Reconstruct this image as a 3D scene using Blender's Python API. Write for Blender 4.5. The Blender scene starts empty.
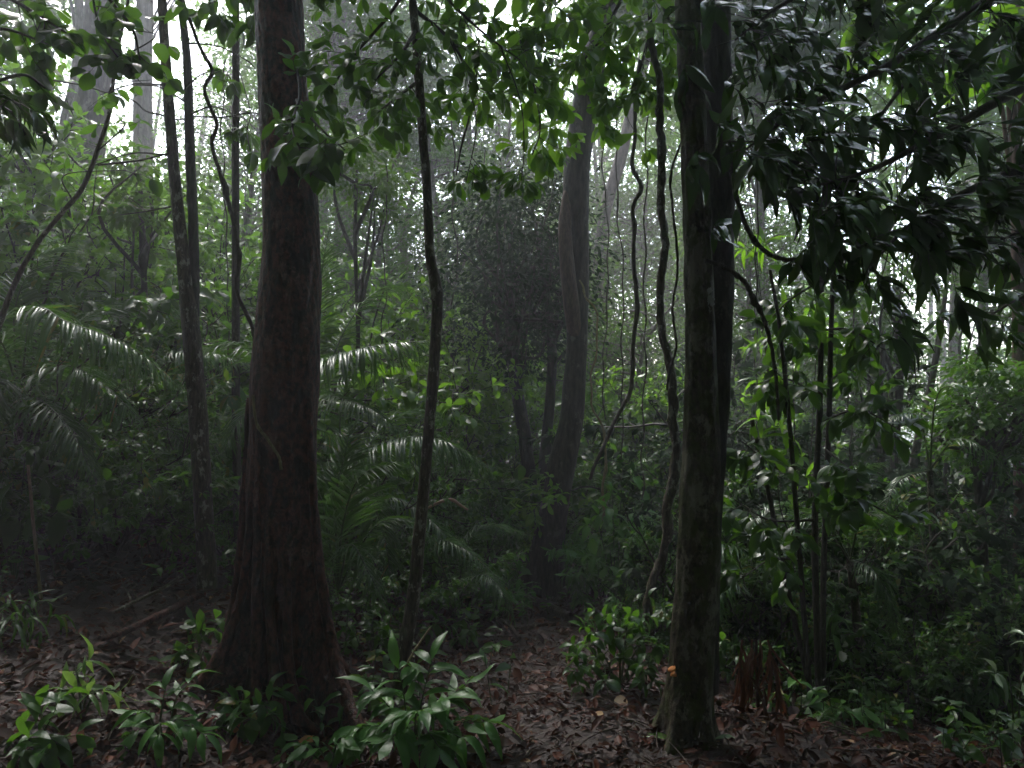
import bpy, math
import numpy as np
from mathutils import Vector

# ------------------------------------------------------------------ basics
F, CX, CY, CZ = 800.0, 512.0, 384.0, 1.6           # focal length in pixels, eye height
scene = bpy.context.scene
COL = scene.collection
R = np.random.default_rng


def at(px, py, d):
    return np.array([(px - CX) / F * d, d, CZ - (py - CY) / F * d])


def sm(x, a, b):
    t = np.clip((np.asarray(x, float) - a) / (b - a), 0, 1)
    return t * t * (3 - 2 * t)


MICRO = [(float(a), float(f), float(p)) for a, f, p in zip(R(4).uniform(0, 6.28, 9), R(5).uniform(3, 12, 9), R(6).uniform(0, 6.28, 9))]


def gz(x, y):
    x = np.asarray(x, float)
    y = np.asarray(y, float)
    yy = np.clip(y - 3.4, -6, 26)
    z = -0.125 * np.where(yy > 0, 12 * np.tanh(yy / 12), 0.25 * yy)
    left = np.clip(-x - 0.5, 0, None)
    z = z + 0.34 * 7 * np.tanh(left / 7) * sm(y, 1.0, 5.5)
    right = np.clip(x - 0.9, 0, None)
    z = z - 0.26 * 9 * np.tanh(right / 9) * sm(y, 2.5, 6)
    z = z + 0.05 * np.sin(1.7 * x + 0.6 * y + 1) * np.sin(1.3 * y - 0.4 * x) + 0.03 * np.sin(4.1 * x + 2) * np.sin(3.7 * y + 1)
    for a, f, ph in MICRO:
        z = z + .05 / f * np.sin(f * (x * math.cos(a) + y * math.sin(a)) + ph)
    z = z + 0.35 * np.sin(0.21 * x + 1.0) * np.sin(0.17 * y + 0.5) * sm(y, 9, 20)
    return z


def hit(px, py):
    """distance at which the ray through a pixel meets the ground"""
    for d in np.arange(2.5, 40, 0.03):
        p = at(px, py, d)
        if p[2] <= gz(p[0], p[1]):
            return d
    return 40.0


def gpt(px, d):
    x = (px - CX) / F * d
    return np.array([x, d, float(gz(x, d))])


def unit(v):
    v = np.asarray(v, float)
    return v / np.maximum(np.linalg.norm(v, axis=-1, keepdims=True), 1e-9)


def spline(pts, n):
    """Catmull-Rom through rows of pts (any width)"""
    P = np.asarray(pts, float)
    if len(P) == 2:
        t = np.linspace(0, 1, n)[:, None]
        return P[0] * (1 - t) + P[1] * t
    P = np.vstack([2 * P[0] - P[1], P, 2 * P[-1] - P[-2]])
    m = len(P) - 3
    u = np.linspace(0, m - 1e-6, n)
    i = u.astype(int)
    t = (u - i)[:, None]
    a, b, c, d = P[i], P[i + 1], P[i + 2], P[i + 3]
    return 0.5 * (2 * b + (c - a) * t + (2 * a - 5 * b + 4 * c - d) * t**2 + (3 * b - a - 3 * c + d) * t**3)


# ------------------------------------------------------------------ leaf shapes (length 1 along +Y, up +Z)
def leaf_tmpl(ts, ws, fold=0.10, droop=0.18):
    V, Q = [], []
    for t, w in zip(ts, ws):
        z = -droop * t * t + 0.06 * math.sin(3.0 * t)
        V += [(-w, t, z + fold * w * 2), (0, t, z), (w, t, z + fold * w * 2)]
    for i in range(len(ts) - 1):
        a = 3 * i
        Q += [(a, a + 1, a + 4, a + 3), (a + 1, a + 2, a + 5, a + 4)]
    return np.array(V), np.array(Q)


BROAD = leaf_tmpl([0, .12, .3, .5, .7, .88, 1], [.012, .07, .18, .235, .215, .11, .004], .12, .22)
OBOV = leaf_tmpl([0, .15, .35, .58, .78, .93, 1], [.012, .045, .115, .19, .215, .13, .01], .12, .25)
ROUND = leaf_tmpl([0, .1, .3, .55, .8, .95, 1], [.015, .2, .34, .38, .28, .1, .004], .08, .15)
OVAL = leaf_tmpl([0, .1, .25, .45, .65, .85, 1], [.012, .06, .125, .15, .13, .06, .003], .16, .30)
FLAT = leaf_tmpl([0, .1, .25, .45, .65, .85, 1], [.012, .06, .13, .165, .145, .07, .003], .10, .10)
LANCE = leaf_tmpl([0, .12, .3, .55, .8, 1], [.01, .055, .105, .115, .065, .003], .15, .35)
STRAP = leaf_tmpl([0, .2, .4, .6, .8, 1], [.03, .055, .065, .06, .04, .002], .25, .7)
MID = leaf_tmpl([0, .3, .65, 1], [.015, .19, .19, .005], .12, .22)
LEAFLET = leaf_tmpl([0, .15, .5, .8, 1], [.012, .026, .03, .018, .002], .5, .45)
CARD = (np.array([(0, 0, 0), (.22, .5, .03), (0, 1, -.12), (-.22, .5, .03)]), np.array([(0, 1, 2, 3)]))


# ------------------------------------------------------------------ mesh builder
class MB:
    def __init__(s):
        s.v, s.q, s.m, s.n = [], [], [], 0

    def add(s, V, Q, m=0):
        V = np.asarray(V, float).reshape(-1, 3)
        Q = np.asarray(Q, int).reshape(-1, 4)
        s.v.append(V)
        s.q.append(Q + s.n)
        s.m.append(np.full(len(Q), m, int))
        s.n += len(V)

    def tube(s, pts, rad, seg=6, m=0, lump=0.0, seed=0, shape=None, cap=True):
        P = np.asarray(pts, float)
        n = len(P)
        rad = np.broadcast_to(np.asarray(rad, float), (n,))
        T = unit(np.gradient(P, axis=0))
        ref = np.array([1.0, 0, 0]) if abs(T[0][0]) < 0.8 else np.array([0, 1.0, 0])
        N = np.zeros((n, 3))
        c = ref - T[0] * ref.dot(T[0])
        for i in range(n):
            c = c - T[i] * c.dot(T[i])
            c = c / max(np.linalg.norm(c), 1e-9)
            N[i] = c
        B = np.cross(T, N)
        th = np.linspace(0, 2 * math.pi, seg, endpoint=False)
        rr = np.repeat(rad[:, None], seg, 1)
        if lump:
            g = R(seed)
            L = np.concatenate([[0], np.cumsum(np.linalg.norm(np.diff(P, axis=0), axis=1))])[:, None]
            w = 0
            for k in range(7):
                w = w + np.sin(g.integers(1, 6) * th[None] + g.uniform(1, 16) * L / max(rad.mean() * 8, .05) + g.uniform(0, 6.3)) / 7
            rr = rr * (1 + lump * 2 * w)
        if shape is not None:
            rr = rr + shape(P, th)
        V = P[:, None] + rr[..., None] * (np.cos(th)[None, :, None] * N[:, None] + np.sin(th)[None, :, None] * B[:, None])
        i = np.arange(n - 1)[:, None] * seg
        j = np.arange(seg)[None]
        k = (j + 1) % seg
        Q = np.stack([i + j, i + k, i + seg + k, i + seg + j], -1).reshape(-1, 4)
        s.add(V.reshape(-1, 3), Q, m)
        if cap and rad[-1] > 0.004:
            o = (n - 1) * seg
            if seg % 2 == 0:
                q = [(o + a, o + a + 1, o + seg - 2 - a, o + seg - 1 - a) for a in range(seg // 2 - 1)]
                s.q.append(np.array(q) + s.n - n * seg)
                s.m.append(np.full(len(q), m, int))

    def leaves(s, pos, axis, nrm, length, tmpl, wid=1.0, m=0):
        if len(pos) == 0:
            return
        P = np.asarray(pos, float)
        Y = unit(axis)
        Z = np.asarray(nrm, float)
        Z = unit(Z - Y * (Z * Y).sum(-1, keepdims=True))
        X = np.cross(Y, Z)
        n = len(P)
        ln = np.broadcast_to(np.asarray(length, float), (n,))[:, None, None]
        wd = np.broadcast_to(np.asarray(wid, float), (n,))[:, None, None]
        V, Q = tmpl
        W = P[:, None] + ln * (V[None, :, 0:1] * wd * X[:, None] + V[None, :, 1:2] * Y[:, None] + V[None, :, 2:3] * Z[:, None])
        QQ = Q[None] + (np.arange(n) * len(V))[:, None, None]
        s.add(W.reshape(-1, 3), QQ.reshape(-1, 4), m)

    def build(s, name, mats, parent=None, org=(0, 0, 0), smooth=True):
        V = np.concatenate(s.v) - np.asarray(org, float)
        Q = np.concatenate(s.q)
        me = bpy.data.meshes.new(name)
        me.vertices.add(len(V))
        me.vertices.foreach_set('co', V.astype(np.float32).ravel())
        me.loops.add(len(Q) * 4)
        me.loops.foreach_set('vertex_index', Q.astype(np.int32).ravel())
        me.polygons.add(len(Q))
        me.polygons.foreach_set('loop_start', (np.arange(len(Q)) * 4).astype(np.int32))
        me.polygons.foreach_set('material_index', np.concatenate(s.m).astype(np.int32))
        me.update(calc_edges=True)
        if smooth:
            me.polygons.foreach_set('use_smooth', np.ones(len(Q), bool))
        for mt in (mats if isinstance(mats, (list, tuple)) else [mats]):
            me.materials.append(mt)
        o = bpy.data.objects.new(name, me)
        COL.objects.link(o)
        if parent is not None:
            o.parent = parent
        else:
            o.location = org
        return o


class Leaves:
    def __init__(s):
        s.p, s.a, s.n, s.l, s.w = [], [], [], [], []

    def one(s, p, a, n, l, w=1.0):
        s.p.append(p), s.a.append(a), s.n.append(n), s.l.append(l), s.w.append(w)

    def flush(s, mb, tmpl, m=0):
        if not s.p:
            return
        P, A, N, L, W = (np.array(v) for v in (s.p, s.a, s.n, s.l, s.w))
        V, Q = tmpl
        if len(V) <= 4:
            mb.leaves(P, A, N, L, tmpl, W, m)
            return
        pick = R(len(P)).integers(0, 4, len(P))
        for k, (zs, bend, wav, curl) in enumerate(((1, 0, 0, 0), (2.0, .10, .012, .1), (-.3, -.12, .02, 0), (1.1, .05, .025, -.25))):
            U = V.copy()
            U[:, 0] += bend * U[:, 1] ** 2
            U[:, 2] = U[:, 2] * zs + wav * np.sin(U[:, 1] * 11 + U[:, 0] * 9) + curl * U[:, 1] ** 3 * .5
            i = pick == k
            mb.leaves(P[i], A[i], N[i], L[i], (U, Q), W[i], m)


def tag(o, label, cat, group=None):
    o['label'] = label
    o['category'] = cat
    if group:
        o['group'] = group
    return o


def kind(o, k):
    o['kind'] = k
    return o


def thing(name, label, cat, loc, group=None):
    o = bpy.data.objects.new(name, None)
    COL.objects.link(o)
    o.location = loc
    return tag(o, label, cat, group)


def dup(root, loc, rz=0, sc=1.0, label=None, group=None):
    r = root.copy()
    COL.objects.link(r)
    r.location = loc
    r.rotation_euler = (0, 0, rz)
    r.scale = (sc, sc, sc)
    if label:
        r['label'] = label
    if group:
        r['group'] = group
    for ch in list(root.children):
        c = ch.copy()
        COL.objects.link(c)
        c.parent = r
        for g in ch.children:
            d = g.copy()
            COL.objects.link(d)
            d.parent = c
    return r


# ------------------------------------------------------------------ materials
def newmat(name):
    m = bpy.data.materials.new(name)
    m.use_nodes = True
    nt = m.node_tree
    nt.nodes.clear()
    out = nt.nodes.new('ShaderNodeOutputMaterial')
    return m, nt, out


def nd(nt, t, **kw):
    n = nt.nodes.new(t)
    for k, v in kw.items():
        if k in n.inputs:
            n.inputs[k].default_value = v
        else:
            setattr(n, k, v)
    return n


def ramp(nt, fac, stops):
    r = nt.nodes.new('ShaderNodeValToRGB')
    el = r.color_ramp.elements
    while len(el) < len(stops):
        el.new(0.5)
    for e, (p, c) in zip(el, stops):
        e.position = p
        e.color = (*c, 1)
    nt.links.new(fac, r.inputs['Fac'])
    return r.outputs['Color']


def leafmat(name, dark, mid, light, rough=0.34, trans=0.35, tcol=(0.16, 0.30, 0.03), spec=0.5, odd=None):
    m, nt, out = newmat(name)
    L = nt.links.new
    geo = nd(nt, 'ShaderNodeNewGeometry')
    oi = nd(nt, 'ShaderNodeObjectInfo')
    ad = nd(nt, 'ShaderNodeMath', operation='MULTIPLY_ADD')
    L(oi.outputs['Random'], ad.inputs[0])
    ad.inputs[1].default_value = 0.22
    tc = nd(nt, 'ShaderNodeTexCoord')
    nz = nd(nt, 'ShaderNodeTexNoise', Scale=22.0, Detail=3.0)
    L(tc.outputs['Object'], nz.inputs['Vector'])
    mx = nd(nt, 'ShaderNodeMath', operation='MULTIPLY_ADD')
    L(nz.outputs['Fac'], mx.inputs[0])
    mx.inputs[1].default_value = 0.4
    mx.inputs[2].default_value = -0.3
    s2 = nd(nt, 'ShaderNodeMath', operation='ADD')
    L(geo.outputs['Random Per Island'], s2.inputs[0])
    L(mx.outputs[0], s2.inputs[1])
    L(s2.outputs[0], ad.inputs[2])
    st = [(0.0, dark), (0.5, mid), (0.93, light)]
    if odd:
        st += [(0.985, light), (1.0, odd)]
    col = ramp(nt, ad.outputs[0], st)
    pb = nd(nt, 'ShaderNodeBsdfPrincipled', Roughness=rough)
    pb.inputs['Specular IOR Level'].default_value = spec
    L(col, pb.inputs['Base Color'])
    bp = nd(nt, 'ShaderNodeBump', Strength=0.25, Distance=0.01)
    L(nz.outputs['Fac'], bp.inputs['Height'])
    L(bp.outputs[0], pb.inputs['Normal'])
    tr = nd(nt, 'ShaderNodeBsdfTranslucent')
    mc = nd(nt, 'ShaderNodeMixRGB', blend_type='MULTIPLY')
    mc.inputs['Fac'].default_value = 1
    gain = nd(nt, 'ShaderNodeMixRGB', blend_type='MIX')
    gain.inputs['Fac'].default_value = 0.7
    L(col, gain.inputs['Color1'])
    gain.inputs['Color2'].default_value = (*tcol, 1)
    L(gain.outputs[0], tr.inputs['Color'])
    ms = nd(nt, 'ShaderNodeMixShader', Fac=trans)
    L(pb.outputs[0], ms.inputs[1])
    L(tr.outputs[0], ms.inputs[2])
    L(ms.outputs[0], out.inputs['Surface'])
    return m


def barkmat(name, dark, light, patch=None, patch_amt=0.5, moss=None, moss_amt=0.4, rough=0.6, scale=1.0, bump=0.6, streak=0.22):
    m, nt, out = newmat(name)
    L = nt.links.new
    tc = nd(nt, 'ShaderNodeTexCoord')
    mp = nd(nt, 'ShaderNodeMapping')
    mp.inputs['Scale'].default_value = (scale, scale, scale * streak)
    L(tc.outputs['Object'], mp.inputs['Vector'])
    n1 = nd(nt, 'ShaderNodeTexNoise', Scale=38.0, Detail=7.0, Roughness=0.65)
    L(mp.outputs[0], n1.inputs['Vector'])
    vo = nd(nt, 'ShaderNodeTexVoronoi', Scale=26.0, feature='DISTANCE_TO_EDGE')
    mp2 = nd(nt, 'ShaderNodeMapping')
    mp2.inputs['Scale'].default_value = (scale, scale, scale * 0.45)
    L(tc.outputs['Object'], mp2.inputs['Vector'])
    L(mp2.outputs[0], vo.inputs['Vector'])
    col = ramp(nt, n1.outputs['Fac'], [(0.38, dark), (0.62, light)])
    n2 = nd(nt, 'ShaderNodeTexNoise', Scale=7.0 * scale, Detail=5.0, Roughness=0.6)
    L(tc.outputs['Object'], n2.inputs['Vector'])
    for c, amt, seed in ((patch, patch_amt, 3.1), (moss, moss_amt, 9.7)):
        if c is None:
            continue
        nn = nd(nt, 'ShaderNodeTexNoise', Scale=9.0 * scale, Detail=8.0, Roughness=0.7)
        mm = nd(nt, 'ShaderNodeMapping')
        mm.inputs['Location'].default_value = (seed, seed * 2, seed)
        mm.inputs['Scale'].default_value = (1, 1, 0.6)
        L(tc.outputs['Object'], mm.inputs['Vector'])
        L(mm.outputs[0], nn.inputs['Vector'])
        f = ramp(nt, nn.outputs['Fac'], [(0.64 - 0.25 * amt, (0, 0, 0)), (0.69 - 0.25 * amt, (1, 1, 1))])
        mix = nd(nt, 'ShaderNodeMixRGB')
        L(f, mix.inputs['Fac'])
        L(col, mix.inputs['Color1'])
        mix.inputs['Color2'].default_value = (*c, 1)
        mul = nd(nt, 'ShaderNodeMixRGB', blend_type='MIX', Fac=0.2)
        L(mix.outputs[0], mul.inputs['Color1'])
        L(col, mul.inputs['Color2'])
        col = mul.outputs[0]
    pb = nd(nt, 'ShaderNodeBsdfPrincipled', Roughness=rough)
    pb.inputs['Specular IOR Level'].default_value = 0.22
    L(col, pb.inputs['Base Color'])
    hs = nd(nt, 'ShaderNodeMath', operation='MULTIPLY_ADD')
    L(vo.outputs['Distance'], hs.inputs[0])
    hs.inputs[1].default_value = 0.7
    L(n1.outputs['Fac'], hs.inputs[2])
    bp = nd(nt, 'ShaderNodeBump', Strength=bump, Distance=0.02)
    L(hs.outputs[0], bp.inputs['Height'])
    L(bp.outputs[0], pb.inputs['Normal'])
    L(pb.outputs[0], out.inputs['Surface'])
    return m


M = {}
M['glossy'] = leafmat('glossy_dark_leaf', (.012, .030, .010), (.020, .055, .010), (.036, .085, .015), .17, .2, (.10, .24, .01), .9)
M['canopy'] = leafmat('canopy_leaf', (.012, .038, .008), (.022, .068, .010), (.046, .11, .014), .34, .38, (.16, .38, .015))
M['bright'] = leafmat('bright_leaf', (.020, .068, .008), (.040, .11, .012), (.070, .15, .018), .36, .5, (.25, .52, .02))
M['shrub'] = leafmat('shrub_leaf', (.012, .042, .010), (.024, .078, .013), (.050, .12, .018), .36, .36, (.16, .38, .02), .3, odd=(.15, .12, .02))
M['fresh'] = leafmat('fresh_low_leaf', (.030, .10, .020), (.050, .15, .028), (.080, .20, .038), .38, .28, (.18, .42, .03), .3)
M['dusky'] = leafmat('dusky_leaf', (.007, .020, .008), (.012, .030, .011), (.020, .044, .016), .7, .15, (.04, .11, .02), .1)  # for murky crowns; on right-slope shrubs its dark tone stands for shade
M['lime'] = leafmat('lime_low_leaf', (.06, .13, .03), (.09, .19, .04), (.13, .24, .06), .34, .35, (.30, .50, .08))
M['palm'] = leafmat('palm_leaf', (.014, .048, .012), (.026, .076, .016), (.045, .11, .022), .31, .28, (.16, .36, .03), .55, odd=(.20, .12, .03))
M['far'] = leafmat('far_leaf', (.016, .040, .012), (.028, .066, .017), (.050, .10, .024), .55, .42, (.17, .34, .03), .2)
M['litter'] = leafmat('dead_leaf', (.011, .0034, .002), (.038, .0105, .005), (.10, .028, .012), .5, .08, (.10, .04, .02), .16, odd=(.30, .19, .10))
M['tan'] = leafmat('tan_dead_leaf', (.22, .14, .08), (.30, .20, .11), (.36, .25, .15), .45, .15, (.3, .2, .1))
M['orange'] = leafmat('orange_dead_leaf', (.34, .11, .03), (.40, .15, .05), (.44, .19, .07), .45, .15, (.4, .15, .05))
M['rust'] = leafmat('rust_dead_leaf', (.06, .020, .010), (.10, .034, .016), (.15, .058, .026), .5, .15, (.2, .07, .03))
M['redbark'] = barkmat('red_brown_bark', (.018, .007, .006), (.125, .042, .030), (.17, .09, .07), .25, (.018, .010, .008), .45, .5, 1.0, 1.0, .75)
M['mossbark'] = barkmat('mossy_bark', (.022, .018, .012), (.075, .060, .040), (.18, .165, .12), .5, (.05, .062, .016), .6, .6, 1.2, .8, .7)
M['darkbark'] = barkmat('dark_bark', (.016, .014, .012), (.050, .042, .035), (.09, .08, .065), .2, (.03, .045, .014), .25, .6, 1.2, .6)
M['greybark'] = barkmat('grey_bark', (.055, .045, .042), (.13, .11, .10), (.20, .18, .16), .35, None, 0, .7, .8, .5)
M['midbark'] = barkmat('mid_tree_bark', (.028, .022, .020), (.075, .058, .05), (.13, .11, .10), .3, None, 0, .6, .8, .6)
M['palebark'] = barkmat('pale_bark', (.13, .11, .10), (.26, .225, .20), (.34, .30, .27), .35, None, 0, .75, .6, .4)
M['slimbark'] = barkmat('slim_stem_bark', (.026, .020, .013), (.095, .078, .050), (.26, .25, .20), .35, (.05, .06, .02), .35, .6, 2.0, .5)
M['redstump'] = barkmat('reddish_smooth_bark', (.06, .032, .026), (.12, .07, .055), None, 0, None, 0, .6, 1.5, .3)
M['vine'] = barkmat('liana_bark', (.022, .019, .015), (.065, .056, .042), (.11, .1, .08), .2, None, 0, .65, 3.0, .5)
M['palevine'] = barkmat('pale_vine_bark', (.13, .10, .05), (.27, .22, .12), None, 0, None, 0, .6, 3.0, .4)
M['twig'] = barkmat('twig_bark', (.018, .015, .011), (.048, .040, .028), None, 0, None, 0, .6, 3.0, .3)
M['greenstem'] = barkmat('green_stem', (.03, .05, .018), (.06, .09, .03), None, 0, None, 0, .45, 4.0, .2)
M['deadwood'] = barkmat('wet_dead_wood', (.025, .016, .013), (.10, .07, .055), (.16, .13, .11), .3, None, 0, .5, 1.5, .7)
M['fungus'] = barkmat('orange_fungus_skin', (.42, .13, .03), (.60, .24, .06), None, 0, None, 0, .5, 4.0, .4)


def groundmat():
    m, nt, out = newmat('forest_soil')
    L = nt.links.new
    tc = nd(nt, 'ShaderNodeTexCoord')
    n1 = nd(nt, 'ShaderNodeTexNoise', Scale=9.0, Detail=8.0, Roughness=.7)
    n2 = nd(nt, 'ShaderNodeTexVoronoi', Scale=24.0)
    for n in (n1, n2):
        L(tc.outputs['Object'], n.inputs['Vector'])
    c1 = ramp(nt, n1.outputs['Fac'], [(.3, (.012, .005, .003)), (.55, (.028, .011, .007)), (.75, (.05, .022, .013))])
    c2 = ramp(nt, n2.outputs['Color'], [(.2, (.5, .4, .4)), (.8, (1.4, 1.2, 1.1))])
    mx = nd(nt, 'ShaderNodeMixRGB', blend_type='MULTIPLY', Fac=.7)
    L(c1, mx.inputs['Color1'])
    L(c2, mx.inputs['Color2'])
    pb = nd(nt, 'ShaderNodeBsdfPrincipled', Roughness=.6)
    L(mx.outputs[0], pb.inputs['Base Color'])
    bp = nd(nt, 'ShaderNodeBump', Strength=.8, Distance=.04)
    L(n1.outputs['Fac'], bp.inputs['Height'])
    L(bp.outputs[0], pb.inputs['Normal'])
    L(pb.outputs[0], out.inputs['Surface'])
    return m


M['soil'] = groundmat()
M['pale'] = leafmat('pale_low_leaf', (.16, .24, .14), (.24, .33, .20), (.32, .40, .27), .25, .2, (.3, .4, .2), .6)

# ------------------------------------------------------------------ growth
UP = np.array([0, 0, 1.0])


def perp(rng, d):
    v = rng.normal(0, 1, 3)
    v = v - d * v.dot(d)
    return unit(v)


def put_leaf(rng, L, p, d, c, out=None):
    """one leaf: axis outwards and down, face up with jitter"""
    a = unit((out if out is not None else perp(rng, d)) * c.get('spread', .8) + d * c.get('fwd', .7) + np.array([0, 0, -c.get('leafdroop', .35) + rng.normal(0, .2)]) + np.array(c.get('bias', (0, 0, 0))))
    n = UP + rng.normal(0, c.get('tilt', .35), 3) + np.array(c.get('nb', (0, 0, 0)))
    L.one(p, a, n, c['leaf'] * rng.uniform(.6, 1.2), rng.uniform(.8, 1.15) * c.get('wid', 1))


def grow(rng, W, L, p, d, length, r, depth, c):
    step = max(length / 8, .06)
    n = max(3, int(length / step))
    pts = [np.asarray(p, float)]
    d = unit(d)
    for i in range(n):
        d = unit(d + rng.normal(0, c.get('wob', .16), 3) + UP * c.get('grav', -.05))
        pts.append(pts[-1] + d * length / n)
    P = np.array(pts)
    W.tube(P, np.linspace(r, max(r * .35, .0012), n + 1), seg=6 if r > .012 else 4, cap=False)
    kids = c.get('kids', 4)
    if depth > 0:
        for k in range(kids):
            t = rng.uniform(c.get('t0', .25), 1)
            i = min(int(t * n), n - 1)
            q = P[i] + (P[i + 1] - P[i]) * (t * n - i)
            dd = unit(P[i + 1] - P[i])
            o = perp(rng, dd)
            o[2] *= c.get('flat', .5)
            grow(rng, W, L, q, dd * .75 + unit(o) * rng.uniform(.5, 1.1), length * c.get('ratio', .55) * rng.uniform(.6, 1.2) * (1.15 - .4 * t), r * .55, depth - 1, c)
    if depth <= c.get('leafdepth', 0):
        m = c.get('n', 6)
        sgn = 1
        side0 = unit(np.cross(d, UP) + 1e-3)
        for k in range(m):
            t = rng.uniform(.15, 1) if depth == 0 else rng.uniform(.5, 1)
            i = min(int(t * n), n - 1)
            q = P[i] + (P[i + 1] - P[i]) * (t * n - i)
            dd = unit(P[i + 1] - P[i])
            sgn = -sgn
            put_leaf(rng, L, q, dd, c, unit(side0 * sgn + rng.normal(0, .45, 3)))
        for k in range(c.get('whorl', 3)):
            a = k / max(c.get('whorl', 3), 1) * 6.283 + rng.uniform(0, 1)
            s2 = np.cross(d, side0)
            put_leaf(rng, L, P[-1], d, c, side0 * math.cos(a) + s2 * math.sin(a))
    return P


def bough(rng, W, L, pts, r0, r1, twigs, tl, c, depth=0, t0=.1, down=0.0, n=None, spread=1.0):
    """a drawn main limb with twigs grown along it"""
    P = spline(pts, n or max(8, len(pts) * 6))
    W.tube(P, np.linspace(r0, r1, len(P)), seg=7, lump=.06, seed=int(rng.integers(1e6)), cap=False)
    for k in range(twigs):
        t = rng.uniform(t0, 1) * (len(P) - 1.001)
        i = int(t)
        q = P[i] + (P[i + 1] - P[i]) * (t - i)
        dd = unit(P[i + 1] - P[i])
        o = perp(rng, dd)
        o[2] = o[2] * .6 + down
        grow(rng, W, L, q, dd * rng.uniform(.1, .8) + unit(o) * spread, tl * rng.uniform(.5, 1.25), max(r1 * .7, .003), depth, c)
    return P


def clump_crown(rng, L, centre, rad, nclump, per, leaf, cs=.45, hollow=.35):
    """leaves in many small clumps through an ellipsoid; returns clump centres"""
    cen = []
    for k in range(nclump):
        v = unit(rng.normal(0, 1, 3)) * (hollow + (1 - hollow) * rng.uniform(0, 1) ** .5)
        cc = np.asarray(centre) + v * np.asarray(rad)
        cen.append(cc)
        m = int(per * rng.uniform(.5, 1.5))
        s = cs * rng.uniform(.6, 1.3)
        off = rng.normal(0, 1, (m, 3)) * np.array([s, s, s * .45])
        ax = unit(off + rng.normal(0, .5, (m, 3)) * s + np.array([0, 0, -.5 * s]))
        nr = UP + rng.normal(0, .45, (m, 3))
        ln = leaf * rng.uniform(.6, 1.25, m)
        for i in range(m):
            L.one(cc + off[i], ax[i], nr[i], ln[i], rng.uniform(.8, 1.3))
    return cen


def pxp(rows, d=None):
    """rows (px, py, rpx[, d]) -> points and radii"""
    P, r = [], []
    for row in rows:
        dd = row[3] if len(row) > 3 else d
        P.append(at(row[0], row[1], dd))
        r.append(row[2] / F * dd)
    return np.column_stack([np.array(P), r])


def limb_px(W, rows, d=None, n=40, seg=10, lump=.08, seed=1, shape=None, m=0):
    A = spline(pxp(rows, d), n)
    W.tube(A[:, :3], A[:, 3], seg=seg, lump=lump, seed=seed, shape=shape, m=m)
    return A


# ------------------------------------------------------------------ setting: ground
def build_ground():
    u = np.linspace(-1, 1, 261)
    xs = np.sign(u) * (np.abs(u) ** 2.2) * 62
    v = np.linspace(0, 1, 261)
    ys = 4 + np.where(v < .25, -34 * np.abs((v - .25) / .25) ** 1.7, 90 * np.abs((v - .25) / .75) ** 2.0)
    X, Y = np.meshgrid(xs, ys)
    g = R(4)
    Z = gz(X, Y)
    V = np.stack([X, Y, Z], -1).reshape(-1, 3)
    n = len(xs)
    i = np.arange(len(ys) - 1)[:, None] * n + np.arange(n - 1)[None]
    Q = np.stack([i, i + 1, i + n + 1, i + n], -1).reshape(-1, 4)
    mb = MB()
    mb.add(V, Q)
    kind(mb.build('ground', M['soil']), 'structure')


build_ground()


def scatter_litter():
    g = R(7)
    n = 62000
    d = 2.2 + g.uniform(0, 1, n) ** 1.5 * 11
    x = g.uniform(-1, 1, n) * (.72 * d + .6)
    p = np.column_stack([x, d, gz(x, d) + g.uniform(.002, .035, n)])
    ang = g.uniform(0, 6.283, n)
    ax = np.column_stack([np.cos(ang), np.sin(ang), g.normal(.05, .28, n)])
    nr = np.array([0, 0, 1.0]) + g.normal(0, .30, (n, 3))
    mb = MB()
    ln = g.lognormal(math.log(.036), .42, n).clip(.014, .11)
    mb.leaves(p, ax, nr, ln, leaf_tmpl([0, .3, .65, 1], [.02, .2, .19, .01], .3, -.25), g.uniform(.7, 1.5, n))
    kind(mb.build('leaf_litter', M['litter']), 'stuff')
    tw = MB()
    for k in range(900):
        dd = 2.8 + g.uniform(0, 1) ** 1.4 * 8
        xx = g.uniform(-1, 1) * (.7 * dd)
        a = g.uniform(0, 6.28)
        l = g.uniform(.05, .35)
        q = np.array([[xx + math.cos(a) * l * t, dd + math.sin(a) * l * t + .02 * math.sin(5 * t), 0] for t in np.linspace(0, 1, 5)])
        q[:, 2] = gz(q[:, 0], q[:, 1]) + .02 + g.uniform(0, .03)
        tw.tube(q, np.linspace(.005, .002, 5) * g.uniform(.6, 1.4), seg=4, cap=False)
    kind(tw.build('twig_litter', M['deadwood']), 'stuff')


scatter_litter()

# ------------------------------------------------------------------ the big trees


def high_crown(rng, top, root, rad, nclump, per, leaf, mat, wood, limbs=7, off=(0, 0, 0)):
    """a real crown above the frame: limbs from the trunk top to leaf clumps"""
    L, W = Leaves(), MB()
    nclump, per = int(nclump * .75), int(per * .72)
    cen = clump_crown(rng, L, top + np.array([0, 0, rad[2] * .45]) + np.array(off), rad, nclump, per, leaf, cs=.55, hollow=.15)
    for k in range(limbs):
        c = cen[k % len(cen)]
        mid = (top + c) / 2 + rng.normal(0, .25, 3)
        W.tube(spline([top - UP * .3, mid, c], 12), np.linspace(.07, .015, 12), seg=6, cap=False)
    org = root.location
    W.build('limb', wood, root, org)
    mb = MB()
    L.flush(mb, CARD)
    mb.build('crown', mat, root, org)


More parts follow.
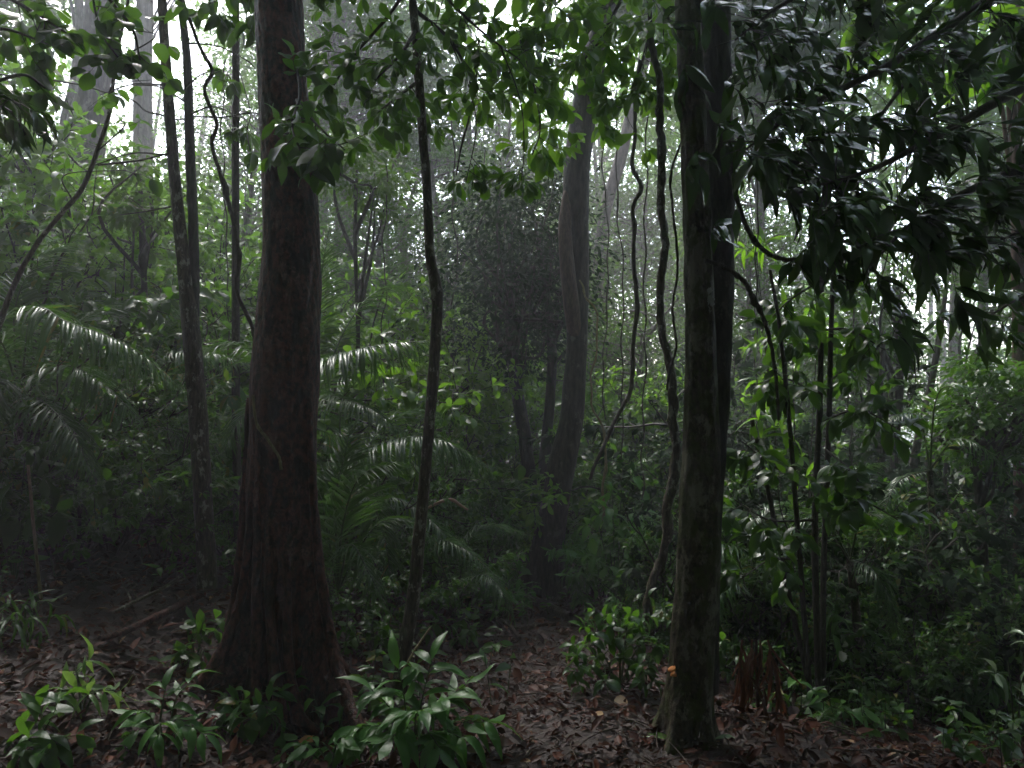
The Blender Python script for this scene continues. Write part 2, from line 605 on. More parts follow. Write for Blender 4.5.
def tree_buttress():
    base = gpt(280, 4.0)
    root = thing('buttressed_tree', 'thick red-brown tree flaring into ridged buttress roots at its foot', 'tree', base)
    rows = [(279, 760, 34), (279, 720, 34), (279, 650, 33), (279, 600, 32.5), (280, 550, 32.5), (283, 450, 32), (287, 350, 32.5), (291, 250, 28.5),
            (287, 150, 25.5), (281, 50, 23.5), (278, -60, 23), (280, -250, 22), (285, -700, 20), (280, -1150, 17)]
    fins = [(-.5, .52, .34, .07), (math.pi + .12, .21, .42, .08), (-2.35, .40, .30, .07), (-1.5, .20, .40, .07), (-1.0, .26, .24, .06), (-1.95, .14, .55, .06), (.9, .35, .3, .09), (2.1, .35, .3, .09)]
    z0 = base[2] - .05

    def shape(P, th):
        h = np.clip(P[:, 2] - z0, 0, None)[:, None]
        out = 0
        for a, A, H, w in fins:
            a2 = a + .25 * np.sin(h * 3 + a * 3) * np.exp(-h)
            dth = np.angle(np.exp(1j * (th[None] - a2)))
            ww = w + .12 * np.clip(h / 1.2, 0, 1)
            out = out + A * np.exp(-h / H) * np.exp(-(dth / ww) ** 2)
        ridge = .010 * np.sin(5 * th[None] + 2 * np.sin(h * 1.3)) * np.exp(-h / 1.2)
        return out + ridge + .003 * np.sin(17 * th[None] + 9 * h) * np.sin(23 * h + 5 * th[None])

    W = MB()
    A = limb_px(W, rows, 4.0, n=170, seg=192, lump=.03, seed=5, shape=shape)
    W.build('trunk', M['redbark'], root, base)
    # the crest of each buttress and its run-out over the ground, each a part
    g = R(11)
    cx, cyy = at(280, 720, 4.0)[0], 4.0
    for a, A_, H, top, far in ((-.5, .52, .34, 1.5, .30), (math.pi + .12, .21, .42, 1.5, .45), (-2.35, .40, .30, 1.0, .35), (-1.5, .20, .40, .8, .25), (-1.0, .26, .24, .75, .2), (-1.95, .14, .55, 1.1, .1)):
        rows = []
        for h in np.linspace(top, .03, 26):
            a2 = a + .25 * math.sin(h * 3 + a * 3) * math.exp(-h)
            rr = .158 + .012 * math.exp(-h) + A_ * math.exp(-h / H) + g.normal(0, .002)
            rows.append([cx + .012 * h + rr * math.cos(a2), cyy + rr * math.sin(a2), z0 + h, .012 + .020 * (1 - h / top) ** .7])
        a2 += g.normal(0, .15)
        for k in range(1, 6):
            r2 = rr + far * k / 5
            x, y = cx + r2 * math.cos(a2 + .12 * k / 5), cyy + r2 * math.sin(a2 + .12 * k / 5)
            rows.append([x, y, float(gz(x, y)) + .012 - .01 * k / 5, .03 * (1 - k / 6.5)])
        mb = MB()
        A2 = spline(np.array(rows), 70)
        mb.tube(A2[:, :3], A2[:, 3], seg=12, lump=.14, seed=int(g.integers(99)))
        mb.build('buttress_root', M['redbark'], root, base)
    high_crown(R(21), A[-1, :3], root, (3.8, 3.8, 2.2), 130, 110, .27, M['canopy'], M['darkbark'])
    # leafy sprout across the trunk
    L, W = Leaves(), MB()
    c = dict(leaf=.12, n=4, whorl=3, wob=.12, grav=-.03, leafdroop=.25, tilt=.4)
    gg = R(31)
    bough(gg, W, L, [at(296, 60, 3.85), at(300, 95, 3.65), at(292, 125, 3.5), at(300, 150, 3.4)], .010, .004, 9, .16, c)
    bough(gg, W, L, [at(297, 100, 3.7), at(320, 128, 3.5), at(345, 150, 3.4)], .008, .003, 9, .16, c)
    W.build('side_twig', M['twig'], root, base)
    mb = MB()
    L.flush(mb, BROAD)
    mb.build('sprout', M['canopy'], root, base)
    return root


tree_buttress()


def tree_mossy():
    base = gpt(688, 3.6)
    root = thing('mossy_tree', 'upright tree with mossy lichen-blotched bark, orange fungus at its foot', 'tree', base)
    rows = [(683, 790, 27), (685, 745, 25), (690, 680, 22), (696, 600, 22), (700, 512, 20), (701, 400, 16.5), (698, 250, 13.5), (692, 100, 12.5), (688, 0, 12), (684, -200, 12), (682, -900, 10)]
    W = MB()
    def shape(P, th):
        h = np.clip(P[:, 2] - base[2], 0, None)[:, None]
        o = .004 * np.sin(11 * th[None] + 7 * h) * np.sin(13 * h + 2 * th[None])
        for a, Aa in ((3.0, .07), (-2.2, .1), (-.9, .09), (.2, .08), (1.6, .08)):
            o = o + Aa * np.exp(-h / .10) * np.exp(-(np.angle(np.exp(1j * (th[None] - a))) / .3) ** 2)
        return o
    A = limb_px(W, rows, 3.6, n=160, seg=60, lump=.05, seed=8, shape=shape)
    W.build('trunk', M['mossbark'], root, base)
    mb = MB()   # pale lichen patch on the bark
    g = R(3)
    p0 = at(708.5, 306, 3.545)
    lv = Leaves()
    for k in range(40):
        q = p0 + np.array([g.normal(0, .009), g.normal(0, .005), g.normal(0, .032)])
        lv.one(q, (g.normal(0, .3), g.normal(0, .1), 1), (.45, -1, g.normal(0, .1)), .03, 1.8)
    lv.flush(mb, CARD)
    lich = leafmat('lichen_crust', (.30, .30, .27), (.36, .36, .33), (.42, .42, .39), .8, .0, spec=.2)
    mb.build('lichen_patch', lich, root, base)
    high_crown(R(22), A[-1, :3], root, (3.0, 3.4, 2.0), 110, 110, .27, M['canopy'], M['darkbark'], off=(-2.0, -.8, 0))
    base2 = gpt(716, 4.05)
    r2 = thing('dark_tree', 'smooth dark tree standing hard against the back of the mossy trunk', 'tree', base2)
    rows = [(702, 690, 17), (704, 620, 15), (709, 512, 13), (715, 400, 14.5), (718, 250, 16), (716, 100, 16.5), (714, 0, 16), (715, -200, 15), (730, -900, 12)]
    W = MB()
    A = limb_px(W, rows, 4.05, n=100, seg=36, lump=.04, seed=18)
    W.build('trunk', M['darkbark'], r2, base2)
    high_crown(R(23), A[-1, :3], r2, (2.6, 3.6, 2.0), 110, 110, .27, M['canopy'], M['darkbark'], off=(-1.6, 1.2, 0))


tree_mossy()


def fungus():
    g = R(5)
    p = at(672, 672, 3.52)
    mb = MB()
    for k in range(4):
        q = p + np.array([g.normal(0, .005), g.normal(0, .008), g.normal(0, .026)])
        r = g.uniform(.016, .027)
        th = np.linspace(0, math.pi, 9)
        rings = []
        for s_, z_ in ((1, 0), (1.04, .006), (.75, .012), (.3, .015), (.02, .016)):
            rings.append([(q[0] - r * s_ * math.sin(t) * .9 + .012, q[1] - r * s_ * math.cos(t) * .9, q[2] + z_ - .006 * math.sin(t)) for t in th])
        V = np.array(rings).reshape(-1, 3)
        Q = [(a * 9 + b, a * 9 + b + 1, a * 9 + b + 10, a * 9 + b + 9) for a in range(4) for b in range(8)]
        mb.add(V, Q)
    o = mb.build('bracket_fungus', M['fungus'], None, p)
    tag(o, 'small orange fungus cluster on the foot of the mossy trunk', 'fungus')


fungus()


def tree_middle():
    base = gpt(546, 8.0)
    root = thing('leaning_tree', 'grey mist-veiled tree curving rightward as it rises, mid-forest', 'tree', base)
    rows = [(543, 630, 22), (545, 600, 18), (549, 545, 15), (560, 475, 14), (571, 420, 12), (577, 340, 10.5), (577, 256, 12), (576, 190, 13), (581, 130, 13), (590, 80, 12.5), (602, 20, 11), (612, -40, 10), (635, -330, 8)]
    W = MB()

    def shape(P, th):
        h = np.clip(P[:, 2] - base[2], 0, None)[:, None]
        o = 0
        for a, Aa in ((3.3, .22), (-1.1, .2), (.5, .2), (1.9, .2)):
            o = o + Aa * np.exp(-h / .22) * np.exp(-(np.angle(np.exp(1j * (th[None] - a))) / .25) ** 2)
        return o
    A = limb_px(W, rows, 8.0, n=90, seg=36, lump=.05, seed=3, shape=shape)
    W.build('trunk', M['midbark'], root, base)
    mb = MB()
    limb_px(mb, [(577, 345, 7, 8.0), (572, 310, 8, 7.9), (567, 265, 7.5, 7.87), (565, 225, 6.5, 7.9), (569, 190, 5, 7.97), (576, 165, 3, 8.03)], n=20, seg=14, lump=.05, seed=4)
    mb.build('side_stem', M['redstump'], root, base)
    high_crown(R(24), A[-1, :3], root, (3.2, 3.4, 1.8), 120, 110, .25, M['canopy'], M['greybark'], off=(-1.6, 0, 0))


tree_middle()


def tree_twin():
    base = gpt(208, 5.0)
    root = thing('twin_stem_tree', 'slender tree forking into two thin stems, close left of the buttressed trunk', 'tree', base)
    a = [(209, 620, 11), (208, 590, 10), (203, 500, 9), (197, 400, 9), (190, 320, 8.5), (183, 256, 6.5), (175, 180, 5.6), (167, 80, 5), (162, 0, 4.5), (157, -100, 4), (160, -500, 3)]
    b = [(193, 335, 6), (194, 256, 5), (190, 150, 4.8), (187, 60, 4), (181, 0, 3.6), (176, -100, 3.2), (185, -450, 3)]
    g = R(41)
    W = MB()
    A = limb_px(W, a, 5.0, n=90, seg=18, lump=.06, seed=13)
    W.build('stem', M['slimbark'], root, base)
    W = MB()
    limb_px(W, b, 5.02, n=60, seg=14, lump=.06, seed=14)
    W.build('stem', M['darkbark'], root, base)
    c = dict(leaf=.08, n=0, whorl=0, kids=1, wob=.2, grav=-.02, leafdepth=-1)
    L = Leaves()
    for (x0, y0, x1, y1) in ((185, 20, 235, 36), (187, 43, 250, 62), (165, 85, 100, 95), (188, 115, 240, 118), (170, 155, 95, 165), (190, 105, 130, 85), (178, 205, 120, 215), (184, 90, 215, 70)):
        W = MB()
        P = spline([at(x0, y0, 5), at((x0 + x1) / 2, (y0 + y1) / 2 - 4 + g.normal(0, 4), 4.95), at(x1, y1, 4.9)], 10)
        W.tube(P, np.linspace(.007, .003, 10), seg=5, cap=False)
        for k in range(2):
            grow(g, W, L, P[int(g.integers(3, 9))], P[-1] - P[0] + g.normal(0, .3, 3), .25, .003, 0, c)
        W.build('bare_twig', M['twig'], root, base)
    high_crown(R(25), A[-1, :3], root, (2.2, 2.4, 1.5), 40, 60, .18, M['canopy'], M['darkbark'], 5)


tree_twin()

C_OBOV = dict(leaf=.108, n=3, whorl=6, kids=2, wob=.14, grav=-.035, leafdroop=.28, spread=.85, fwd=.6, tilt=.4)


def tree_crooked():
    base = gpt(404, 4.2)
    root = thing('crooked_sapling', 'thin crooked sapling kinked at mid height under a drooping leafy top', 'sapling', base)
    rows = [(400, 690, 8), (404, 650, 7.5), (413, 600, 6.8), (421, 520, 6), (428, 440, 5.5), (433, 380, 5.5), (437, 310, 5.8), (436, 285, 6.2), (430, 255, 5), (427, 190, 4.5), (421, 110, 4.5), (416, 40, 4.2), (411, -30, 4), (405, -180, 3)]
    W = MB()
    limb_px(W, rows, 4.2, n=100, seg=14, lump=.07, seed=31)
    W.build('stem', M['slimbark'], root, base)
    g = R(52)
    L, W = Leaves(), MB()
    for pts in ([at(413, -20, 4.2), at(385, 20, 4.3), at(350, 60, 4.4), at(325, 100, 4.4)], [at(409, -60, 4.2), at(440, -10, 4.2), at(480, 30, 4.3), at(520, 60, 4.4)],
                [at(416, 30, 4.2), at(400, 55, 4.0), at(375, 80, 3.9)], [at(420, 80, 4.2), at(400, 95, 4.3), at(378, 112, 4.4)],
                [at(406, -100, 4.2), at(370, -40, 4.5), at(340, -5, 4.6)], [at(415, 10, 4.2), at(450, 40, 4.3), at(468, 75, 4.4), at(472, 100, 4.4)]):
        bough(g, W, L, pts, .012, .004, 14, .24, C_OBOV, depth=0)
    for pts in ([at(450, 40, 4.3), at(470, 90, 4.3), at(476, 130, 4.3), at(466, 182, 4.3)], [at(500, 45, 4.35), at(520, 100, 4.35), at(524, 150, 4.35), at(520, 190, 4.35)]):
        bough(g, W, L, pts, .004, .0025, 4, .08, C_OBOV, t0=.8)
    W.build('branch', M['twig'], root, base)
    mb = MB()
    L.flush(mb, OBOV)
    mb.build('crown', M['canopy'], root, base)


tree_crooked()


def overhang(name, label, trunk, boughs, cfg, tmpl, leafm, seed, barkm='darkbark', depth=0, crown=None, down=-.1):
    """a tree whose trunk stands where given (px, d) and whose boughs hang into view"""
    base = gpt(*trunk[0])
    root = thing(name, label, 'tree', base)
    g = R(seed)
    W = MB()
    pts = [np.append(base - UP * .1, trunk[1])] + [np.append(at(*q[:3]), q[3]) for q in trunk[2:]]
    A = spline(np.array(pts), 40)
    W.tube(A[:, :3], A[:, 3], seg=16, lump=.06, seed=seed)
    W.build('trunk', M[barkm], root, base)
    L, W = Leaves(), MB()
    for b in boughs:
        pts, r0, tw, tl = b
        bough(g, W, L, [at(*q) for q in pts], r0, .004, tw, tl, cfg, depth=depth, down=down)
    W.build('branch', M['twig'], root, base)
    mb = MB()
    L.flush(mb, tmpl)
    mb.build('crown', M[leafm], root, base)
    if crown:
        high_crown(R(seed + 1), A[-1, :3], root, *crown, M['canopy'], M[barkm])
    return root


# bright back-lit tree between middle tree and mossy trunk (its trunk is the vine-wound pole at 655)
C_BRIGHT = dict(leaf=.135, n=3, whorl=6, kids=2, wob=.16, grav=-.035, leafdroop=.28, spread=.85, fwd=.6, tilt=.45)
overhang('drooping_tree', 'tree with back-lit bright green leaves drooping left of the mossy trunk top', [(706, 5.4), .035, (706, 500, 5.4, .035), (705, 300, 5.4, .033), (698, 60, 5.4, .03), (672, -60, 5.4, .03), (640, -110, 5.4, .03), (630, -400, 5.4, .025)],
         [([(645, -60, 5.4), (625, -10, 5.3), (600, 40, 5.2), (570, 75, 5.1)], .02, 28, .26), ([(642, -40, 5.4), (650, 20, 5.3), (640, 70, 5.2), (625, 110, 5.1)], .02, 24, .24),
          ([(650, -20, 5.4), (672, 30, 5.3), (668, 75, 5.2)], .014, 9, .2), ([(638, -80, 5.4), (580, -30, 5.2), (540, 20, 5.0), (515, 60, 4.9), (500, 100, 4.8)], .02, 34, .26),
          ([(640, -60, 5.4), (600, 10, 5.6), (575, 60, 5.7), (555, 110, 5.7), (548, 140, 5.7)], .012, 22, .24),
          ([(520, 40, 4.95), (535, 90, 4.9), (540, 130, 4.9), (532, 155, 4.9)], .007, 9, .16)],
         C_BRIGHT, OBOV, 'bright', 61, 'vine')

# the dark glossy tree leaning in from the right
C_GLOSS = dict(leaf=.165, n=6, whorl=3, kids=1, wid=.9, ratio=.7, wob=.10, grav=-.03, leafdroop=.12, spread=.6, fwd=.35, tilt=.26, flat=.35, bias=(.55, -.25, -.25), nb=(0, -.85, 0))
overhang('glossy_tree', 'big-leaved dark tree whose wet glossy boughs sweep in from the right', [(1180, 3.6), .12, (1170, 300, 3.6, .11), (1150, -100, 3.6, .1), (1120, -700, 3.7, .08), (1100, -1000, 3.7, .07)],
         [([(1150, -120, 3.6), (1050, -40, 3.5), (960, 20, 3.4), (880, 70, 3.3), (800, 110, 3.2), (745, 150, 3.2)], .035, 54, .32),
          ([(1160, 40, 3.6), (1080, 60, 3.4), (1000, 100, 3.2), (930, 140, 3.1), (870, 170, 3.0), (820, 185, 3.0)], .03, 48, .30),
          ([(1165, 150, 3.6), (1090, 150, 3.4), (1020, 170, 3.3), (960, 195, 3.2), (910, 225, 3.1), (880, 255, 3.1)], .03, 42, .26),
          ([(1168, 330, 4.3), (1090, 300, 4.2), (1030, 296, 4.1), (985, 318, 4.0)], .02, 16, .24),
          ([(1140, -200, 3.6), (1000, -120, 3.5), (880, -50, 3.4), (790, 0, 3.4), (735, 40, 3.4)], .03, 54, .32),
          ([(1168, 230, 3.6), (1100, 220, 3.6), (1040, 225, 3.5), (1000, 240, 3.5)], .02, 22, .22),
          ([(1150, -150, 3.6), (1060, -80, 3.9), (960, 10, 4.1), (900, 90, 4.2), (850, 150, 4.2), (800, 170, 4.2)], .02, 20, .32)],
         C_GLOSS, FLAT, 'glossy', 71, 'darkbark', 1)

# upper right far bough, lighter leaves
overhang('round_leaved_tree', 'round-leaved tree above the glossy boughs, its leaves light against the mist', [(1240, 6.0), .1, (1230, 100, 6, .09), (1200, -300, 6, .08)],
         [([(1225, -100, 6), (1100, 10, 5.8), (1030, 12, 5.6), (960, 18, 5.5), (930, 14, 5.4), (890, 20, 5.3)], .035, 22, .3),
          ([(960, 18, 5.5), (925, 40, 5.4), (905, 20, 5.3), (880, 12, 5.2)], .012, 8, .25), ([(1040, 10, 5.7), (1000, 50, 5.6), (985, 75, 5.6)], .01, 10, .25)],
         dict(C_BRIGHT, leaf=.19), ROUND, 'bright', 81, 'darkbark')

# top left: round leaved twigs against the glare
overhang('sunlit_shrub_tree', 'spindly tree with round leaves hanging before the white glare of sky', [(-120, 3.8), .05, (-110, 300, 3.8, .05), (-90, -150, 3.8, .04), (-60, -500, 3.8, .03)],
         [([(-95, -120, 3.8), (-30, -30, 3.7), (30, 10, 3.6), (70, 35, 3.6)], .014, 13, .2), ([(-100, -60, 3.8), (-40, 20, 3.7), (10, 30, 3.6), (50, 45, 3.5)], .014, 10, .18),
          ([(-85, -200, 3.8), (20, -80, 3.7), (90, -20, 3.7), (130, 25, 3.6), (140, 60, 3.6)], .014, 14, .2), ([(90, -20, 3.7), (100, 30, 3.6), (120, 60, 3.6)], .006, 7, .14),
          ([(-105, 60, 3.6), (-40, 90, 3.3), (0, 80, 3.1), (25, 75, 3.0), (45, 88, 3.0)], .01, 7, .12)],
         dict(leaf=.105, n=4, whorl=2, kids=2, wob=.16, grav=-.03, leafdroop=.4, tilt=.5), ROUND, 'canopy', 91, 'darkbark')
overhang('narrow_leaved_sapling', 'sapling with long dark narrow leaves hanging at the upper left edge', [(-140, 3.0), .03, (-130, 350, 3.0, .03), (-100, 60, 3.0, .02), (-90, -60, 3, .015)],
         [([(-110, 100, 3.0), (-60, 80, 2.9), (-10, 90, 2.8), (20, 105, 2.75)], .008, 6, .12), ([(-112, 120, 3.0), (-50, 105, 2.9), (-5, 105, 2.85), (12, 112, 2.8)], .008, 5, .12)],
         dict(leaf=.11, n=3, whorl=2, wob=.1, grav=-.06, leafdroop=.7, tilt=.4), OVAL, 'glossy', 95, 'darkbark')
overhang('dense_bough_tree', 'dark leaf spray dipping in from above between forked stems and buttressed trunk', [(240, 5.8), .035, (236, 400, 5.9, .03), (236, -60, 5.9, .025), (238, -300, 5.9, .02)],
         [([(236, -80, 5.6), (228, -40, 5.0), (222, -12, 4.6), (215, 2, 4.4)], .012, 9, .14), ([(237, -90, 5.6), (245, -40, 4.9), (255, -8, 4.5), (262, 8, 4.3)], .012, 9, .14),
          ([(236, 90, 5.9), (228, 75, 5.8), (224, 80, 5.7)], .004, 3, .08), ([(236, 60, 5.9), (250, 110, 5.6), (247, 130, 5.5), (250, 150, 5.4)], .004, 4, .1)],
         dict(leaf=.125, n=3, whorl=5, wob=.14, grav=-.06, leafdroop=.45, tilt=.4), BROAD, 'canopy', 97, 'vine')


# pale hazy giants and other distant single trunks
def far_trunk(name, label, rows, d, mat, crown, seed, cat='tree', group=None, lump=.04, leafm='far'):
    x0 = rows[0][0]
    base = gpt(x0, d)
    root = thing(name, label, cat, base, group)
    rows = [(x0 + (rows[0][0] - rows[1][0]) * .3, CY + (CZ - base[2] + .2) * F / d, rows[0][2] * 1.15)] + list(rows)
    W = MB()
    A = limb_px(W, rows, d, n=50, seg=16, lump=lump, seed=seed)
    W.build('trunk', M[mat], root, base)
    if crown:
        rad, ncl, per, leaf, off = crown
        g = R(seed)
        L, W2 = Leaves(), MB()
        top = A[-1, :3] + np.array(off)
        cen = clump_crown(g, L, top, rad, ncl, per, leaf, cs=min(.4, rad[0] * .26), hollow=.05)
        for c in cen[:max(6, ncl // 3)]:
            s = A[int(g.integers(30, 49)), :3]
            W2.tube(spline([s, (s + c) / 2 + g.normal(0, .15, 3), c], 9), np.linspace(.025, .006, 9), seg=4, cap=False)
        W2.build('limb', M[mat], root, base)
        mb = MB()
        L.flush(mb, CARD)
        mb.build('crown', M[leafm], root, base)
    return root


far_trunk('pale_tree', 'massive pale trunk leaning right beside the white glare', [(76, 300, 21), (84, 150, 19), (92, 100, 16), (97, 50, 14.5), (100, 0, 13), (104, -60, 12), (110, -250, 10)], 13, 'greybark', ((4, 4, 2.2), 50, 60, .22, (0, 0, 1)), 101)
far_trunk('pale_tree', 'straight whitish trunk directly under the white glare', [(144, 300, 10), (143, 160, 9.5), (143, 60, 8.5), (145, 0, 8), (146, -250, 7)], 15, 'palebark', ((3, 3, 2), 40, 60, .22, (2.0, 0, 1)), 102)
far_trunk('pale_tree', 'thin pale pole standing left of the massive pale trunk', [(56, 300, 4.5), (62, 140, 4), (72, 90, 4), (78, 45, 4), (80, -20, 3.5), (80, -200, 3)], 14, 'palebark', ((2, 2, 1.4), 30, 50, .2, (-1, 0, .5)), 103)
far_trunk('faint_tree', 'faint slanting trunk in mist to the right of the leaning tree', [(596, 330, 7), (604, 220, 6), (620, 160, 6), (634, 100, 5.5), (650, 30, 5), (665, -150, 4)], 16, 'greybark', ((3, 3, 2), 40, 60, .22, (0, 0, .5)), 104)
far_trunk('faint_tree', 'faint upright trunk in mist just right of the buttressed trunk', [(345, 420, 8), (342, 200, 7.5), (338, 60, 7), (335, -100, 6)], 17, 'greybark', ((3, 3, 2), 30, 60, .22, (0, 0, 1)), 105)
far_trunk('dark_thin_tree', 'dark thin tree leaning left at the foot of the leaning tree, outer of two', [(533, 540, 7.5), (530, 480, 7), (522, 420, 6.5), (515, 380, 6), (510, 320, 5), (512, 270, 4)], 9.0, 'darkbark', ((.95, .9, 1.25), 100, 52, .085, (-.1, 0, -.15)), 106, leafm='dusky')
far_trunk('dark_thin_tree', 'dark thin tree next to the leaning tree, inner of two under one murky crown', [(541, 540, 6.5), (545, 460, 6), (550, 400, 5), (552, 350, 5), (546, 290, 4), (538, 240, 3)], 9.3, 'darkbark', ((.75, .9, 1.1), 80, 52, .085, (.0, 0, -.1)), 107, leafm='dusky')
far_trunk('misty_sapling', 'bare forked sapling leaning right in front of the bright mist gap', [(900, 560, 5), (908, 500, 4), (918, 440, 4), (928, 400, 3.5), (938, 345, 3), (946, 290, 2), (950, 260, 1.5)], 9, 'greybark', None, 108, 'sapling')
far_trunk('misty_sapling', 'bare sapling leaning farther right, crossing behind the first in the mist gap', [(912, 545, 5), (922, 490, 4), (936, 440, 4), (958, 400, 3), (978, 350, 2.5), (992, 310, 2)], 9.6, 'greybark', ((.5, .5, .4), 10, 40, .09, (.1, 0, 0)), 109, 'sapling')
far_trunk('shaded_pole_tree', 'short dark upright trunk low in the shaded dip, thicker of a close pair', [(897, 655, 5), (896, 600, 5), (897, 540, 4.5), (894, 470, 4), (900, 380, 3.5), (896, 280, 3)], 9, 'darkbark', ((.9, .9, .6), 26, 50, .09, (0, 0, 0)), 110)
far_trunk('shaded_pole_tree', 'dark pole low in the shaded dip, thinner of a close pair', [(889, 650, 3), (888, 590, 3), (886, 500, 2.5), (880, 420, 2.5), (884, 330, 2)], 8.6, 'darkbark', None, 111)
far_trunk('edge_tree', 'reddish wet trunk half hidden in leaves at the right edge', [(1024, 560, 9), (1022, 420, 8), (1020, 330, 7), (1018, 250, 6), (1020, 100, 6), (1022, -300, 5)], 6.5, 'redstump', ((1.6, 1.6, 1), 30, 60, .14, (0, 0, 1)), 112)
far_trunk('dense_small_tree', 'small tree with dense dark crown under the glossy boughs at right edge', [(985, 620, 5), (982, 540, 5), (978, 480, 4), (975, 440, 3)], 6.2, 'darkbark', ((.48, .5, .55), 60, 60, .075, (.15, 0, .25)), 113, leafm='shrub')
far_trunk('hazy_round_tree', 'hazy small tree with grey fine-leaved crown behind the leafy sapling', [(880, 560, 4), (876, 460, 4), (872, 400, 3.5), (868, 350, 3)], 11.5, 'greybark', ((1.0, 1.0, .9), 70, 60, .08, (0, 0, -.1)), 114)
far_trunk('shaded_pole_tree', 'very thin dark stem near the right corner of the shaded dip', [(942, 690, 2.5), (941, 610, 2.5), (944, 500, 2), (950, 400, 2)], 7.5, 'darkbark', None, 115)
far_trunk('shaded_pole_tree', 'dark thin stem rising behind the palm tangle at far left', [(152, 480, 3.5), (148, 400, 3), (146, 330, 3), (143, 260, 3), (140, 190, 2.5)], 6.8, 'darkbark', ((.5, .5, .4), 16, 50, .09, (0, 0, 0)), 116, 'sapling')
far_trunk('straight_pole_tree', 'dark straight pole seen between kinked sapling and buttressed trunk', [(358, 470, 2.5), (357, 400, 2.5), (358, 330, 2), (355, 240, 2), (357, 170, 1.5)], 8, 'darkbark', ((.5, .5, .5), 22, 50, .10, (0, 0, 0)), 117, 'sapling')


def leaning_stem():
    root_p = gpt(0, 4.6)
    W = MB()
    limb_px(W, [(-25, 400, 3), (8, 300, 2.7), (33, 250, 2.5), (60, 215, 2.4), (83, 187, 2.4), (100, 143, 2.2), (110, 110, 2), (116, 60, 1.7), (128, 0, 1.4), (140, -70, 1)], 4.6, n=50, seg=10, lump=.08, seed=77)
    root = thing('leaning_sapling', 'thin brown stem leaning across the massive pale trunk at upper left', 'sapling', root_p)
    W.build('stem', M['slimbark'], root, root_p)
    g = R(78)
    L, W = Leaves(), MB()
    for y0, x0 in ((110, 110), (60, 117), (150, 99), (200, 72)):
        bough(g, W, L, [at(x0, y0, 4.6), at(x0 + g.normal(20, 25), y0 - 25, 4.5), at(x0 + g.normal(25, 40), y0 - 30, 4.4)], .005, .002, 3, .14, dict(leaf=.1, n=1, whorl=2, grav=-.06, wob=.14, leafdroop=.5), down=0)
    W.build('twig', M['twig'], root, root_p)
    mb = MB()
    L.flush(mb, ROUND)
    mb.build('foliage', M['canopy'], root, root_p)


leaning_stem()


# ------------------------------------------------------------------ lianas
def liana(label, rows, d, mat='vine', seed=1, n=90, name='liana', lump=.22, wig=.0):
    W = MB()
    A = spline(pxp(rows, d), n)
    A[:, 3] *= .8
    g = R(seed)
    if wig:
        t = np.linspace(0, 1, n)[:, None]
        A[:, :3] += wig * np.concatenate([np.sin(t * 40 + g.uniform(0, 6)), np.cos(t * 33 + g.uniform(0, 6)), t * 0], 1)
    for k in range(max(2, n // 9)):
        A[:, 3] *= 1 + g.uniform(.1, .4) * np.exp(-((np.arange(n) - g.uniform(0, n)) / g.uniform(.6, 1.6)) ** 2)
    A[:, :3] += np.cumsum(g.normal(0, 1, (n, 3)), 0) * A[:, 3:4] * .12 * [1, 1, .3]
    W.tube(A[:, :3], A[:, 3], seg=8, lump=lump, seed=seed)
    o = W.build(name, M[mat], None, A[len(A) // 2, :3])
    return tag(o, label, 'liana')


liana('twisting dark liana snaking down left of the buttressed trunk', [(176, -60, 2), (183, 0, 2), (198, 45, 2.2), (210, 70, 2.2), (202, 90, 2.2), (214, 123, 2.4), (210, 145, 2.4), (222, 187, 2.4), (230, 217, 2.6), (236, 256, 2.6), (234, 290, 2.6), (250, 330, 2.6), (254, 375, 2.4), (258, 430, 2)], 4.5, seed=201)
liana('short pale vine stuck to the face of the buttressed trunk', [(253, 395, 1.6), (256, 423, 1.8), (268, 440, 1.8), (279, 458, 1.8), (281, 470, 2.2)], 3.78, 'palevine', 202, 24)
liana('thick liana hanging beside the mossy trunk, bent near the ground', [(652, 40, 4.5), (658, 90, 4.5), (661, 135, 5), (657, 187, 4.5), (662, 225, 5), (659, 262, 5), (660, 330, 5), (667, 380, 5.5), (671, 430, 5.5), (668, 490, 6), (660, 540, 5.5), (650, 580, 5.5), (640, 625, 5)], 4.9, 'slimbark', 203, wig=.012)
liana('dark zigzag liana between leaning tree and thick liana', [(640, 60, 2), (634, 130, 2.2), (632, 167, 2.6), (637, 190, 2.6), (629, 215, 2.6), (631, 256, 2.6), (632, 316, 2.6), (629, 373, 2.6), (620, 408, 2.4), (602, 440, 2.4), (588, 480, 2)], 6.2, seed=204, wig=.01)
liana('thin looping vine close beside the mossy trunk, left of it', [(686, 130, 1.3), (681, 142, 1.4), (670, 177, 1.5), (672, 207, 1.5), (677, 253, 1.5), (677, 276, 1.5), (672, 306, 1.5), (675, 345, 1.5), (669, 368, 1.5), (666, 390, 1.4)], 4.4, seed=205)
liana('drooping vine that loops out rightward from the dark trunk', [(733, 150, 2.6), (735, 185, 3), (742, 217, 3), (760, 246, 3), (785, 259, 2.8), (805, 258, 2.6), (824, 252, 2.4), (845, 235, 2)], 3.8, seed=206)
liana('arching dark vine bending down into the leafy sapling from the mossy trunk', [(706, 261, 2.6), (722, 266, 2.8), (742, 281, 3), (757, 303, 3), (768, 335, 2.6), (774, 372, 2.2), (778, 420, 1.8)], 3.5, seed=207)
liana('pale yellowish vine squiggling beside the leaning tree', [(580, 280, 1), (586, 296, 1.2), (597, 318, 1.3), (595, 356, 1.3), (590, 385, 1.2), (593, 410, 1.3), (603, 436, 1.4), (602, 470, 1.5), (600, 520, 1.5)], 7.4, 'palevine', 208, wig=.01)
